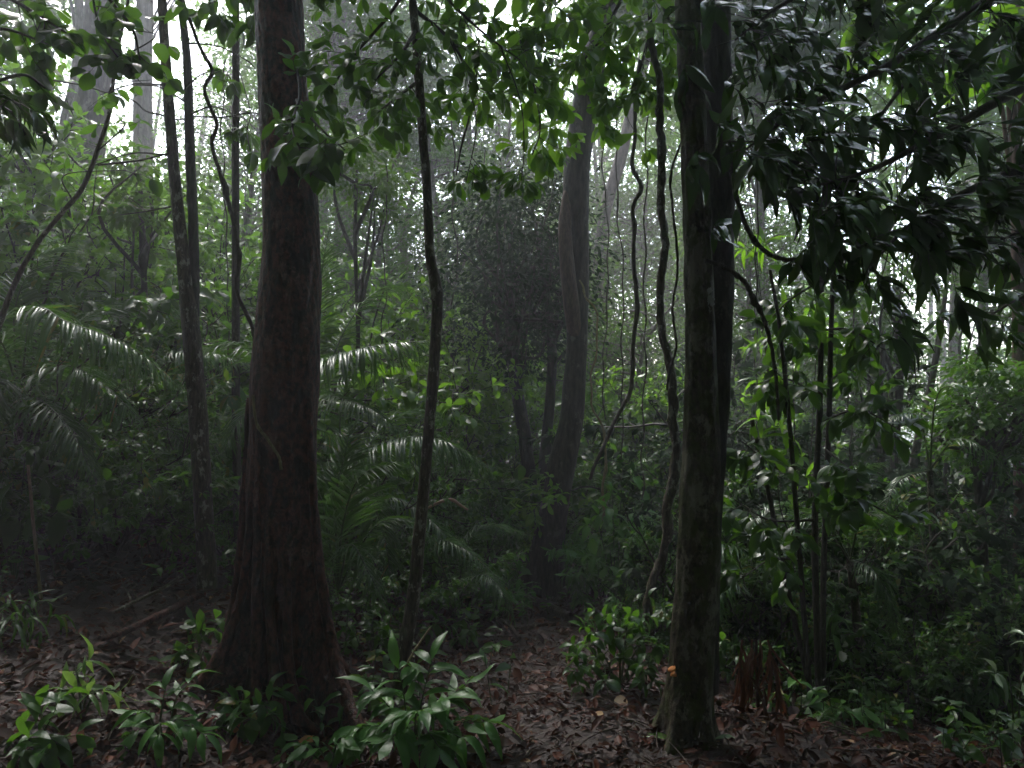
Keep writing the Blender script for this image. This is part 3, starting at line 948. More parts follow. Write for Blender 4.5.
liana('hair-thin vine hanging straight left of the thick liana', [(648, 100, .8), (646, 200, .9), (645, 290, 1), (646, 360, 1), (643, 440, 1), (642, 500, 1)], 6.6, seed=209, wig=.012)
liana('thin vine dangling under the drooping leaves above the leaning tree', [(479, 40, 1.2), (476, 80, 1.2), (470, 115, 1.2), (462, 145, 1.1), (457, 175, 1)], 4.6, seed=210, n=30)
liana('hair-thin vine crossing slantwise over the massive pale trunk', [(0, 75, 1), (60, 82, 1), (120, 96, 1), (165, 118, 1), (200, 118, 1), (256, 115, 1)], 5.5, seed=211, wig=.02)
liana('thin bare vine sagging left of the buttressed trunk near its middle', [(98, 165, 1.4), (140, 160, 1.3), (168, 153, 1.3)], 4.95, seed=212, n=20)
liana('slanting thin bare vine in the mist right of the buttressed trunk', [(352, 210, 1), (375, 190, 1), (396, 160, 1.2), (408, 128, 1.2), (420, 100, 1)], 8.5, 'greybark', 213, n=30)
for i, (x, y0, y1, d, lab) in enumerate(((606, 120, 420, 8.5, 'hair-thin vine hanging close right of the leaning tree'), (619, 90, 460, 7.4, 'thread-like vine midway between leaning tree and zigzag liana'), (484, 150, 420, 10, 'thread-like vine in mist left of the dark thin pair'), (386, 160, 420, 7.8, 'thread-like vine in mist left of the crooked sapling'), (455, 120, 400, 9, 'thread-like vine in mist right of the crooked sapling'), (756, 150, 470, 6.5, 'thread-like vine in mist right of the dark trunk'), (850, 240, 500, 7, 'thread-like vine behind the glossy boughs'), (226, 60, 420, 6.5, 'thread-like vine in the gap behind the forked stems'))):
    g = R(900 + i)
    liana(lab, [(x + g.normal(0, 3), y, .8) for y in np.linspace(y0, y1, 7)], d, seed=220 + i, n=40, wig=.01)


# ------------------------------------------------------------------ palms
def frond(mb, pts, n, ll, r0=.008, ang=.9, droop=.35, seed=0, taper=.35, m=0, wid=1.0, roll=0.0, ms=1):
    """rachis along pts with n leaflet pairs"""
    g = R(seed)
    n, wid = int(n * 1.45), wid * .82
    P = spline(pts, 30)
    mb.tube(P, np.linspace(r0, .002, 30), seg=5, m=ms, cap=False)
    T = unit(np.gradient(P, axis=0))
    pos, ax, nr, ln, wd = [], [], [], [], []
    for k in range(n):
        t = (k + .5) / n
        u = .08 + .92 * t
        i = min(int(u * 29), 28)
        q = P[i] + (P[i + 1] - P[i]) * (u * 29 - i)
        d = T[i]
        s = unit(np.cross(d, UP) + 1e-4)
        upv = np.cross(s, d)
        s = s * math.cos(roll) + upv * math.sin(roll)
        upv = np.cross(s, d)
        prof = (math.sin(math.pi * min(1, (t * .85 + .12))) ** .6) * (1 - .25 * t)
        for sg in (1, -1):
            if g.uniform() < .07:
                continue
            a = g.normal(0, .09) + ang * (1 - .45 * t)
            v = d * math.cos(a) + s * sg * math.sin(a) + upv * g.normal(.12, .08) - UP * droop * g.uniform(.3, 1.15)
            pos.append(q + d * g.normal(0, .004))
            ax.append(v)
            nr.append(upv + g.normal(0, .12, 3))
            ln.append(ll * prof * g.uniform(.88, 1.08))
            wd.append(wid * g.uniform(.8, 1.2))
    # terminal leaflets
    mb.leaves(np.array(pos), np.array(ax), np.array(nr), np.array(ln), LEAFLET, np.array(wd), m)


def palm(label, base, fronds, seed, trunk=None, name='palm', leafm='palm', cat='palm', ll=.3, n=34, wid=1.2, droop=.35, ang=.9):
    root = thing(name, label, cat, base)
    g = R(seed)
    if trunk is not None:
        mb = MB()
        P = spline([np.asarray(base) - UP * .1, (np.asarray(base) + trunk) / 2 + g.normal(0, .03, 3), trunk], 20)
        mb.tube(P, np.linspace(.035, .022, 20), seg=9, lump=.08, seed=seed)
        mb.build('stem', M['slimbark'], root, base)
    for k, f in enumerate(fronds):
        o = f[1] if len(f) > 1 and isinstance(f[1], dict) else {}
        mb = MB()
        frond(mb, f[0], o.get('n', n), o.get('ll', ll), seed=seed * 50 + k, wid=o.get('wid', wid), droop=o.get('droop', droop), ang=o.get('ang', ang), roll=o.get('roll', 0))
        fr = mb.build('frond', [M[leafm], M['greenstem']], root, base)
    return root


def F_(*pts):
    return [at(*p) for p in pts]


hub = at(308, 425, 5.6)
palm('feather palm arching its wet silvery fronds out behind the buttressed trunk', gpt(306, 5.6), [
    (F_((308, 425, 5.6), (322, 368, 5.4), (350, 352, 5.2), (390, 344, 5.0), (440, 340, 4.9)), dict(ll=.36, n=44, droop=.75)),
    (F_((308, 425, 5.6), (325, 398, 5.4), (345, 400, 5.2), (375, 412, 5.0), (410, 440, 4.9)), dict(ll=.27, n=34)),
    (F_((308, 425, 5.6), (316, 330, 5.7), (322, 270, 5.8), (330, 225, 5.9)), dict(ll=.25, n=34)),
    (F_((308, 425, 5.6), (270, 370, 5.5), (235, 345, 5.3), (200, 350, 5.2)), dict(ll=.27, n=36)),
    (F_((308, 425, 5.6), (345, 330, 6.0), (380, 290, 6.2), (420, 290, 6.4)), dict(ll=.25, n=34)),
    (F_((308, 425, 5.6), (262, 405, 5.4), (240, 420, 5.2), (222, 455, 5.0)), dict(ll=.25, n=30)),
    (F_((308, 425, 5.6), (340, 440, 5.7), (372, 470, 5.8), (392, 520, 5.8)), dict(ll=.25, n=30))], 301, hub)
palm('feather palm with a silvery low frond reaching past the crooked sapling', gpt(345, 6.4), [
    (F_((346, 490, 6.3), (362, 455, 6.1), (403, 438, 5.8), (443, 441, 5.5), (489, 468, 5.3)), dict(ll=.38, n=46, droop=.65)),
    (F_((346, 490, 6.3), (340, 420, 6.4), (352, 380, 6.5), (378, 372, 6.6)), dict(ll=.3, n=34)),
    (F_((346, 490, 6.3), (380, 430, 6.6), (420, 410, 6.8), (470, 425, 7.0)), dict(ll=.3, n=34)),
    (F_((346, 490, 6.3), (400, 500, 6.2), (440, 530, 6.0), (478, 580, 5.8)), dict(ll=.3, n=36)),
    (F_((346, 490, 6.3), (370, 500, 5.9), (385, 540, 5.6), (392, 590, 5.4)), dict(ll=.3, n=36))], 302, at(346, 490, 6.3))
palm('stemless young palm fanning upright beside the buttressed trunk foot', gpt(338, 5.0), [
    (F_((338, 590, 5.0), (342, 530, 5.0), (358, 480, 4.9), (392, 462, 4.8)), dict(ll=.38, n=40, droop=.3)),
    (F_((338, 590, 5.0), (336, 500, 5.1), (345, 455, 5.2), (350, 430, 5.3)), dict(ll=.26, n=34)),
    (F_((338, 590, 5.0), (325, 520, 5.1), (318, 490, 5.1), (300, 475, 5.1)), dict(ll=.24, n=30)),
    (F_((338, 590, 5.0), (350, 545, 4.8), (370, 575, 4.6), (394, 622, 4.5)), dict(ll=.2, n=34, droop=.5)),
    (F_((338, 590, 5.0), (372, 530, 5.0), (405, 520, 5.0), (440, 545, 5.0)), dict(ll=.24, n=32))], 303)
palm('wide feather palm with dark wet fronds spreading across the left bank', gpt(30, 5.4), [
    (F_((20, 400, 5.3), (33, 312, 5.0), (67, 322, 4.8), (127, 346, 4.6), (185, 390, 4.5)), dict(ll=.38, n=44, droop=.7)),
    (F_((20, 400, 5.3), (60, 366, 5.0), (100, 382, 4.8), (140, 420, 4.6)), dict(ll=.32, n=38, droop=.5)),
    (F_((20, 400, 5.3), (70, 330, 5.6), (130, 300, 5.9), (180, 310, 6.1)), dict(ll=.32, n=38)),
    (F_((20, 400, 5.3), (0, 340, 5.0), (-40, 320, 4.8), (-90, 350, 4.6)), dict(ll=.32, n=38)),
    (F_((20, 400, 5.3), (40, 400, 4.9), (70, 430, 4.6), (95, 480, 4.4)), dict(ll=.3, n=36)),
    (F_((20, 400, 5.3), (15, 310, 5.5), (40, 260, 5.7), (80, 240, 5.9)), dict(ll=.32, n=38)),
    (F_((20, 400, 5.3), (-5, 380, 4.9), (-20, 410, 4.6), (-30, 470, 4.4)), dict(ll=.3, n=36))], 304, at(20, 400, 5.3))
palm('dark feather palm drooping just left of the forked stems', gpt(150, 6.0), [
    (F_((150, 430, 6.0), (172, 360, 5.8), (205, 352, 5.6), (250, 365, 5.5)), dict(ll=.3, n=38)),
    (F_((150, 430, 6.0), (125, 380, 5.8), (90, 380, 5.6), (55, 410, 5.4)), dict(ll=.3, n=38)),
    (F_((150, 430, 6.0), (160, 340, 6.3), (190, 300, 6.5), (235, 300, 6.7)), dict(ll=.3, n=36)),
    (F_((150, 430, 6.0), (170, 430, 5.7), (190, 460, 5.5), (200, 510, 5.4)), dict(ll=.28, n=32)),
    (F_((150, 430, 6.0), (130, 340, 6.3), (110, 300, 6.5), (80, 290, 6.6)), dict(ll=.3, n=36)),
    (F_((150, 430, 6.0), (120, 430, 5.6), (95, 460, 5.4), (85, 510, 5.3)), dict(ll=.28, n=32))], 305, at(150, 430, 6.0))
palm('low palm with broad pale leaflets just right of the mossy trunk', gpt(745, 5.4), [
    (F_((748, 600, 5.3), (735, 552, 5.2), (715, 545, 5.1), (690, 555, 5.0)), dict(ll=.24, n=26, wid=1.6)),
    (F_((748, 600, 5.3), (775, 550, 5.2), (800, 540, 5.1), (835, 560, 5.0)), dict(ll=.24, n=26, wid=1.6)),
    (F_((748, 600, 5.3), (755, 540, 5.5), (770, 510, 5.6), (790, 500, 5.7)), dict(ll=.24, n=26, wid=1.6)),
    (F_((748, 600, 5.3), (730, 580, 5.0), (715, 600, 4.8), (700, 630, 4.7)), dict(ll=.2, n=24, wid=1.6))], 306)
palm('small dark fern-like palm in the lower right shade near the red dead fronds', gpt(815, 3.9), [
    (F_((812, 768, 3.8), (800, 735, 3.75), (785, 732, 3.7), (765, 745, 3.6)), dict(ll=.13, n=26)),
    (F_((812, 768, 3.8), (825, 732, 3.8), (845, 728, 3.8), (866, 742, 3.8)), dict(ll=.13, n=26)),
    (F_((812, 768, 3.8), (815, 735, 3.9), (822, 715, 4.0), (835, 705, 4.1)), dict(ll=.13, n=24)),
    (F_((812, 768, 3.8), (790, 760, 3.6), (775, 768, 3.5), (760, 790, 3.4)), dict(ll=.13, n=24))], 307, name='fern_palm')
palm('drooping fern arching in the dim hollow at lower right', gpt(880, 6.2), [
    (F_((878, 705, 6.1), (890, 655, 6.0), (905, 660, 5.9), (922, 690, 5.8)), dict(ll=.2, n=26)),
    (F_((878, 705, 6.1), (870, 655, 6.0), (855, 655, 5.9), (835, 680, 5.8)), dict(ll=.2, n=26)),
    (F_((878, 705, 6.1), (882, 650, 6.3), (890, 630, 6.4), (905, 622, 6.5)), dict(ll=.2, n=26)),
    (F_((878, 705, 6.1), (885, 680, 5.8), (888, 690, 5.6), (892, 715, 5.5)), dict(ll=.18, n=24))], 308, name='fern', cat='fern')
palm('young palm holding one pale feathered frond before the dense dark small tree', gpt(960, 6.4), [
    (F_((930, 470, 6.0), (936, 400, 5.8), (955, 386, 5.7), (1000, 396, 5.6)), dict(ll=.16, n=16, wid=2.2, droop=.2)),
    (F_((930, 470, 6.0), (920, 420, 6.0), (900, 415, 5.9), (880, 432, 5.8)), dict(ll=.16, n=18, wid=2.0)),
    (F_((930, 470, 6.0), (955, 440, 5.8), (985, 450, 5.6), (1015, 480, 5.5)), dict(ll=.18, n=22, wid=1.8)),
    (F_((930, 470, 6.0), (900, 480, 5.7), (885, 510, 5.5), (878, 550, 5.4)), dict(ll=.18, n=22, wid=1.8))], 309, at(930, 470, 6.0))
palm('dark bent palm with glinting fronds low behind the leafy sapling', gpt(862, 5.2), [
    (F_((850, 560, 5.0), (862, 520, 4.9), (890, 518, 4.8), (935, 556, 4.7)), dict(ll=.2, n=28, droop=.5)),
    (F_((850, 560, 5.0), (845, 500, 5.1), (860, 470, 5.2), (885, 462, 5.3)), dict(ll=.2, n=28)),
    (F_((850, 560, 5.0), (825, 520, 5.0), (805, 520, 5.0), (780, 545, 5.0)), dict(ll=.2, n=28)),
    (F_((850, 560, 5.0), (872, 570, 4.8), (890, 600, 4.7), (900, 640, 4.6)), dict(ll=.2, n=28))], 310, at(850, 560, 5.0))
palm('small palm leaning over the litter right of the crooked sapling', gpt(470, 6.3), [
    (F_((455, 600, 6.2), (436, 545, 6.0), (462, 548, 5.8), (500, 580, 5.6)), dict(ll=.24, n=30)),
    (F_((455, 600, 6.2), (470, 540, 6.3), (495, 525, 6.4), (530, 535, 6.5)), dict(ll=.22, n=30)),
    (F_((455, 600, 6.2), (440, 540, 6.5), (425, 515, 6.6), (400, 510, 6.7)), dict(ll=.22, n=30)),
    (F_((455, 600, 6.2), (480, 575, 5.9), (500, 590, 5.7), (515, 625, 5.6)), dict(ll=.2, n=26))], 311)
palm('hazy palm with raised fronds in front of the dark thin pair', gpt(660, 8.6), [
    (F_((640, 560, 8.6), (620, 510, 8.5), (600, 500, 8.4), (570, 515, 8.3)), dict(ll=.28, n=30)),
    (F_((640, 560, 8.6), (660, 500, 8.5), (690, 490, 8.4), (720, 505, 8.3)), dict(ll=.28, n=30)),
    (F_((640, 560, 8.6), (640, 490, 8.8), (650, 460, 8.9), (670, 445, 9.0)), dict(ll=.28, n=30)),
    (F_((640, 560, 8.6), (615, 550, 8.3), (595, 565, 8.2), (575, 595, 8.1)), dict(ll=.26, n=28))], 312)


def dead_drape():
    base = gpt(762, 4.1)
    root = thing('dead_palm_frond', 'rust-red dead fronds hanging in strips right of the mossy trunk foot', 'dead frond', base)
    g = R(331)
    for (x0, x1) in ((742, 735), (752, 748), (760, 765), (768, 782)):
        mb = MB()
        top = at(x0, 640, 4.0)
        P = spline([top, at(x0 * .6 + x1 * .4, 668, 4.0), at(x1, 715, 3.95)], 16)
        mb.tube(P, np.linspace(.005, .002, 16), seg=5, cap=False)
        for k in range(13):
            i = int(g.integers(1, 15))
            mb.leaves([P[i]], [(g.normal(0, .3), g.normal(0, .3), -1)], [(g.normal(0, .4), -1, .2)], [g.uniform(.12, .28)], LEAFLET, [g.uniform(.8, 1.6)])
        mb.build('frond', M['rust'], root, base)
    mb = MB()
    mb.tube(spline([base - UP * .05, at(758, 700, 4.05), at(756, 640, 4.0)], 10), np.linspace(.014, .008, 10), seg=7)
    mb.build('stalk', M['deadwood'], root, base)


dead_drape()


# ------------------------------------------------------------------ low plants in front
def low_plant(name, label, px, py, stems, cfg, tmpl, leafm, seed, cat='plant', d=None, stemm='greenstem'):
    """stems: (px, py, dd) tips; base on the ground at the pixel"""
    d = d or hit(px, py)
    base = gpt(px, d)
    root = thing(name, label, cat, base)
    g = R(seed)
    L, W = Leaves(), MB()
    for (sx, sy, dd) in stems:
        tip = at(sx, sy, d + dd)
        bough(g, W, L, [base - UP * .02, (base + tip) / 2 + np.array([0, 0, .04]), tip], .006, .003, cfg.get('twigs', 4), cfg.get('tl', .08), cfg, down=0, t0=.35)
    W.build('stem', M[stemm], root, base)
    mb = MB()
    L.flush(mb, tmpl)
    mb.build('foliage', M[leafm], root, base)
    return root


CB = dict(leaf=.19, n=1, whorl=3, wob=.1, grav=-.02, leafdroop=.35, spread=.9, fwd=.6, tilt=.25, twigs=4, tl=.09)
def arch_plant(name, label, px, py, d, arcs, leaf, npair, tmpl, leafm, seed, droop=.35, wid=1.0):
    base = gpt(px, d)
    root = thing(name, label, 'plant', base)
    g = R(seed)
    L, W = Leaves(), MB()
    for (ex, ey, dd, lift) in arcs:
        tip = at(ex, ey, d + dd)
        P = spline([base - UP * .02 + g.normal(0, .015, 3) * [1, 1, 0], base * .5 + tip * .5 + UP * lift, tip], 16)
        W.tube(P, np.linspace(.005, .002, 16), seg=5, cap=False)
        for k in range(npair):
            t = .45 + .5 * k / max(npair - 1, 1)
            i = min(int(t * 15), 14)
            dv = unit(P[i + 1] - P[i])
            sd_ = unit(np.cross(dv, UP) + 1e-3)
            for sg in ((1, -1) if k % 1 == 0 else (1,)):
                L.one(P[i] + dv * g.normal(0, .008), unit(sd_ * sg * .85 + dv * .65 - UP * droop * g.uniform(.3, 1.2)), UP * 1.0 + sd_ * sg * .3 + g.normal(0, .2, 3), leaf * g.uniform(.7, 1.15) * (1.05 - .35 * abs(t - .65)), wid * g.uniform(.85, 1.15))
        dv = unit(P[-1] - P[-2])
        L.one(P[-1], dv - UP * .25, UP + g.normal(0, .2, 3), leaf * 1.05, wid)
    W.build('stem', M['greenstem'], root, base)
    mb = MB()
    L.flush(mb, tmpl)
    mb.build('foliage', M[leafm], root, base)


arch_plant('broadleaf_plant', 'lush green plant with drooping leaf pairs at the foot of the crooked sapling', 412, 765, 3.45,
           [(372, 690, .0, .06), (398, 668, .05, .05), (432, 660, .15, .05), (466, 684, .1, .06), (488, 722, -.02, .07), (462, 738, -.12, .08), (360, 728, -.05, .07), (335, 748, -.05, .07), (420, 712, -.15, .09), (392, 738, -.2, .08), (445, 700, -.05, .08), (440, 748, -.2, .09)], .155, 5, OVAL, 'fresh', 401)
arch_plant('broadleaf_plant', 'leaf-paired plant running low along the frame bottom below the buttress tip', 330, 790, 3.35,
           [(300, 745, .0, .05), (345, 738, 0, .05), (285, 758, -.02, .05)], .13, 3, OVAL, 'fresh', 421)
low_plant('rosette_plant', 'lime-green rosette of narrow leaves on red litter, left foreground', 82, 715,
          [(60, 690, -.02), (95, 675, 0), (110, 690, .02), (75, 668, .04), (52, 704, -.04)], dict(CB, leaf=.13, leafdroop=.25, twigs=2), LANCE, 'lime', 402)
arch_plant('broadleaf_plant', 'dark broad-leaved plant between the lime rosette and the buttressed trunk', 160, 750, hit(160, 750),
           [(140, 712, 0, .05), (165, 690, .05, .05), (190, 682, .1, .05), (132, 735, -.05, .05), (185, 722, 0, .05), (205, 735, -.05, .06), (160, 735, -.12, .07)], .12, 3, OVAL, 'fresh', 403)
low_plant('small_seedling', 'small glossy seedling tucked against the left buttress', 196, 672,
          [(190, 640, 0), (205, 615, .05), (178, 655, 0), (208, 650, -.05)], dict(CB, leaf=.10), BROAD, 'shrub', 404)
low_plant('small_seedling', 'little dark-leaved seedling below the middle of the buttressed trunk', 250, 735,
          [(240, 700, 0), (262, 690, 0), (275, 710, -.05), (228, 712, 0), (255, 715, -.1)], dict(CB, leaf=.10), BROAD, 'shrub', 405)
low_plant('small_seedling', 'rounded leafy seedling in front of the right buttress tip', 372, 660,
          [(360, 630, 0), (375, 620, .05), (388, 640, 0), (350, 645, -.05), (372, 605, .1)], dict(CB, leaf=.10), BROAD, 'shrub', 406)
low_plant('small_seedling', 'leafy seedling right of the crooked sapling stem', 455, 650,
          [(440, 620, 0), (455, 600, .05), (470, 622, 0), (462, 640, -.05)], dict(CB, leaf=.095), BROAD, 'shrub', 407)
low_plant('strap_leaf_plant', 'dark strap-leaved plant at the foot of the pale stick', 25, 640,
          [(5, 615, 0), (25, 605, .03), (42, 618, 0), (15, 620, -.05)], dict(CB, leaf=.13, leafdroop=.6, twigs=3), STRAP, 'shrub', 408)
low_plant('broadleaf_plant', 'drab broad-leaved plant alone in the lower left corner', 40, 765,
          [(20, 740, -.05), (45, 730, 0), (62, 745, -.05)], dict(CB, leaf=.13, twigs=3), BROAD, 'shrub', 409)
low_plant('broadleaf_plant', 'small pale-green plant on the dim slope below the drooping fern', 858, 735,
          [(845, 712, 0), (862, 705, .03), (872, 720, 0)], dict(CB, leaf=.12, twigs=2), BROAD, 'fresh', 410, d=4.4)
low_plant('broadleaf_plant', 'glossy plant beside the rust-red dead fronds, close to their right', 795, 735,
          [(788, 700, 0), (805, 712, 0), (780, 715, -.04)], dict(CB, leaf=.13, twigs=2), BROAD, 'fresh', 411, d=4.3)
M['pale'] = leafmat('pale_low_leaf', (.16, .24, .14), (.24, .33, .20), (.32, .40, .27), .25, .2, (.3, .4, .2), .6)
low_plant('striped_leaf_plant', 'plant with pale whitish-green long leaves at the right edge', 1016, 745,
          [(1008, 662, -.05), (1024, 650, 0)], dict(CB, leaf=.13, twigs=2, leafdroop=.15), LANCE, 'pale', 412, d=4.2)
low_plant('lobed_leaf_plant', 'bright leafy seedling alone to the right of the drooping palm leaflets', 825, 650,
          [(812, 600, 0), (832, 612, 0), (838, 640, -.05), (806, 640, -.05), (822, 590, .05)], dict(CB, leaf=.16, twigs=2), LANCE, 'fresh', 413, d=5.0)
low_plant('low_shrub', 'leafy low shrub growing just right of the base of the leaning tree', 616, 590,
          [(598, 520, 0), (612, 490, 0), (630, 500, .1), (645, 530, 0), (610, 550, -.2), (622, 480, .1)], dict(CB, leaf=.15, twigs=6, tl=.14), BROAD, 'fresh', 414, 'shrub', d=6.8)
low_plant('low_shrub', 'dark mounded shrub filling the space left of the mossy trunk foot', 620, 690,
          [(590, 640, 0), (620, 620, .05), (645, 640, 0), (600, 665, -.1), (650, 670, -.1), (570, 660, 0), (632, 600, .2)], dict(CB, leaf=.085, twigs=9, tl=.12), BROAD, 'shrub', 415, 'shrub')
low_plant('low_shrub', 'yellow-green shrub in the middle distance beside the small palm', 510, 610,
          [(492, 565, 0), (508, 560, .1), (516, 585, 0), (486, 580, -.1), (505, 590, -.2)], dict(CB, leaf=.12, twigs=6, tl=.12), BROAD, 'fresh', 416, 'shrub', d=7.2)
low_plant('low_shrub', 'dim shrub on the left bank between palm tangle and forked stems', 120, 560,
          [(100, 500, 0), (125, 480, 0), (150, 505, 0), (85, 530, -.1), (165, 540, -.1)], dict(CB, leaf=.11, twigs=7, tl=.14), BROAD, 'shrub', 417, 'shrub', d=6.0)
low_plant('low_shrub', 'dim big-leaved shrub at the far left edge over the pale stick', 15, 560,
          [(0, 480, 0), (25, 460, 0), (-20, 500, 0), (40, 510, -.1)], dict(CB, leaf=.17, twigs=5, tl=.16), BROAD, 'shrub', 418, 'shrub', d=4.6)
low_plant('low_shrub', 'dim shrub at the foot of the dense dark small tree', 985, 640,
          [(960, 580, 0), (985, 560, 0), (1010, 570, 0), (950, 610, -.1), (1015, 610, -.1)], dict(CB, leaf=.11, twigs=8, tl=.16), BROAD, 'shrub', 419, 'shrub', d=5.6)


def leafy_sapling():
    base = gpt(818, 4.6)
    root = thing('leafy_sapling', 'many-stemmed leafy sapling standing right of the dark trunk', 'sapling', base)
    g = R(501)
    stems = [[(820, 720, 3.5, 4.6), (816, 600, 3.4, 4.6), (815, 510, 3.4, 4.6), (820, 400, 3, 4.6), (822, 256, 2.6, 4.6), (826, 180, 2, 4.6), (820, 100, 1.5, 4.6)],
             [(822, 720, 3.5, 4.65), (824, 560, 3, 4.7), (829, 420, 2.8, 4.7), (832, 300, 2.4, 4.7), (838, 220, 2, 4.7)],
             [(812, 720, 3, 4.55), (800, 560, 2.6, 4.4), (790, 430, 2.4, 4.3), (780, 330, 2, 4.2), (770, 270, 1.5, 4.2)],
             [(818, 720, 3, 4.6), (790, 600, 2.6, 4.5), (770, 500, 2.4, 4.5), (752, 420, 2, 4.5)]]
    for rows in stems:
        W = MB()
        A = limb_px(W, rows, n=50, seg=8, lump=.08, seed=int(g.integers(99)))
        W.build('stem', M['vine'], root, base)
    L, W = Leaves(), MB()
    c = dict(leaf=.125, n=5, whorl=3, wob=.13, grav=-.03, leafdroop=.3, tilt=.4, spread=.8, fwd=.7)
    for pts in ([(820, 400, 4.6), (790, 380, 4.4), (750, 385, 4.2)], [(821, 330, 4.6), (850, 330, 4.4), (885, 350, 4.3)], [(815, 480, 4.6), (780, 470, 4.3), (740, 440, 4.1)],
                [(824, 420, 4.6), (860, 410, 4.4), (900, 430, 4.2)], [(822, 280, 4.6), (790, 300, 4.4), (760, 330, 4.2)], [(818, 500, 4.6), (860, 500, 4.3), (915, 530, 4.1)],
                [(821, 350, 4.6), (800, 340, 4.8), (770, 360, 4.9)], [(815, 520, 4.6), (770, 520, 4.4), (735, 500, 4.2)], [(830, 380, 4.7), (850, 370, 4.9), (880, 390, 5)], [(800, 560, 4.4), (770, 560, 4.4), (740, 580, 4.3)],
                [(826, 450, 4.6), (850, 470, 4.4), (870, 500, 4.2)], [(830, 300, 4.7), (850, 290, 4.8), (870, 300, 4.9)]):
        bough(g, W, L, [at(*p) for p in pts], .008, .003, 8, .17, c)
    W.build('branch', M['twig'], root, base)
    mb = MB()
    L.flush(mb, BROAD)
    mb.build('foliage', M['canopy'], root, base)


leafy_sapling()

# star-leaved bright sapling seen in the gap right of the dark trunk
low_plant('star_leaved_sapling', 'sapling with bright star-shaped leaf whorls glimpsed under the glossy boughs', 800, 640,
          [(790, 240, 0), (820, 285, .2), (760, 300, 0), (745, 150, .2), (785, 330, -.2), (750, 215, .1)], dict(CB, leaf=.2, n=0, whorl=7, twigs=5, tl=.25, leafdroop=.25, grav=.05), LANCE, 'bright', 502, 'sapling', d=6.5, stemm='vine')


# ------------------------------------------------------------------ ground debris, each its own thing
def debris(name, label, rows, mat, seed, cat, rpx_d=None, lift=.0, forks=0):
    P = []
    for (px, py, rpx) in rows:
        d = hit(px, py)
        q = at(px, py, d)
        r = rpx / F * d
        P.append([q[0], q[1], float(gz(q[0], q[1])) + r * .5 + .02 + lift, r])
    A = spline(np.array(P), 30)
    mb = MB()
    mb.tube(A[:, :3], A[:, 3], seg=10, lump=.12, seed=seed)
    g = R(seed)
    for k in range(forks):
        i = int(g.integers(5, 25))
        dd = unit(A[i + 1, :3] - A[i, :3]) + perp(g, UP) * .8 + UP * .3
        mb.tube(np.array([A[i, :3] + unit(dd) * t for t in np.linspace(0, .25, 6)]), np.linspace(A[i, 3] * .5, .002, 6), seg=6, cap=False)
    o = mb.build(name, M[mat], None, A[15, :3])
    tag(o, label, cat)


debris('fallen_branch', 'grey fallen log slanting down from the base of the leaning tree', [(512, 602, 5), (540, 612, 5.2), (570, 626, 4.6)], 'deadwood', 601, 'fallen branch', lift=.03)
debris('fallen_branch', 'thin fallen stick lying level below the leaning tree', [(512, 632, 1.6), (550, 628, 1.8), (595, 630, 1.4)], 'deadwood', 602, 'fallen branch', forks=2)
debris('fallen_branch', 'short crooked stick left of the grey fallen log', [(498, 622, 2), (510, 630, 2), (520, 642, 1.5)], 'deadwood', 603, 'fallen branch')
debris('surface_root', 'long rusty root snaking over the litter toward the forked stems', [(100, 650, 3), (125, 642, 3.6), (150, 630, 3.8), (175, 618, 3.8), (198, 605, 3.4)], 'redbark', 604, 'root', lift=.02)
debris('fallen_branch', 'thin green-grey branch propped above the rusty root', [(112, 632, 1.6), (140, 618, 1.8), (165, 604, 1.6), (182, 590, 1.4)], 'slimbark', 605, 'fallen branch', lift=.07, forks=3)
mb = MB()
limb_px(mb, [(428, 508, 1.2), (440, 502, 1.6), (452, 500, 1.8), (460, 505, 1.6), (468, 510, 1)], 6.0, n=24, seg=8, lump=.15, seed=6)
tag(mb.build('curled_dead_leaf', M['tan'], None, at(450, 503, 6.0)), 'curled tan dead leaf caught right of the crooked sapling', 'dead leaf')
mb = MB()
limb_px(mb, [(43, 615, 1.6), (39, 580, 1.7), (33, 520, 1.6), (28, 465, 1.5)], 4.3, n=24, seg=8, lump=.1, seed=9)
tag(mb.build('upright_stick', M['palevine'], None, at(42, 612, 4.3)), 'pale straight stick standing in the litter at left', 'stick')
mb = MB()
limb_px(mb, [(402, 672, 1, 3.75), (415, 650, 1.1, 3.8), (430, 628, 1, 3.85)], n=14, seg=6, lump=.1, seed=9)
tag(mb.build('dry_stalk', M['palevine'], None, at(403, 670, 3.75)), 'thin pale dry stalk poking up from the lush plant', 'stalk')
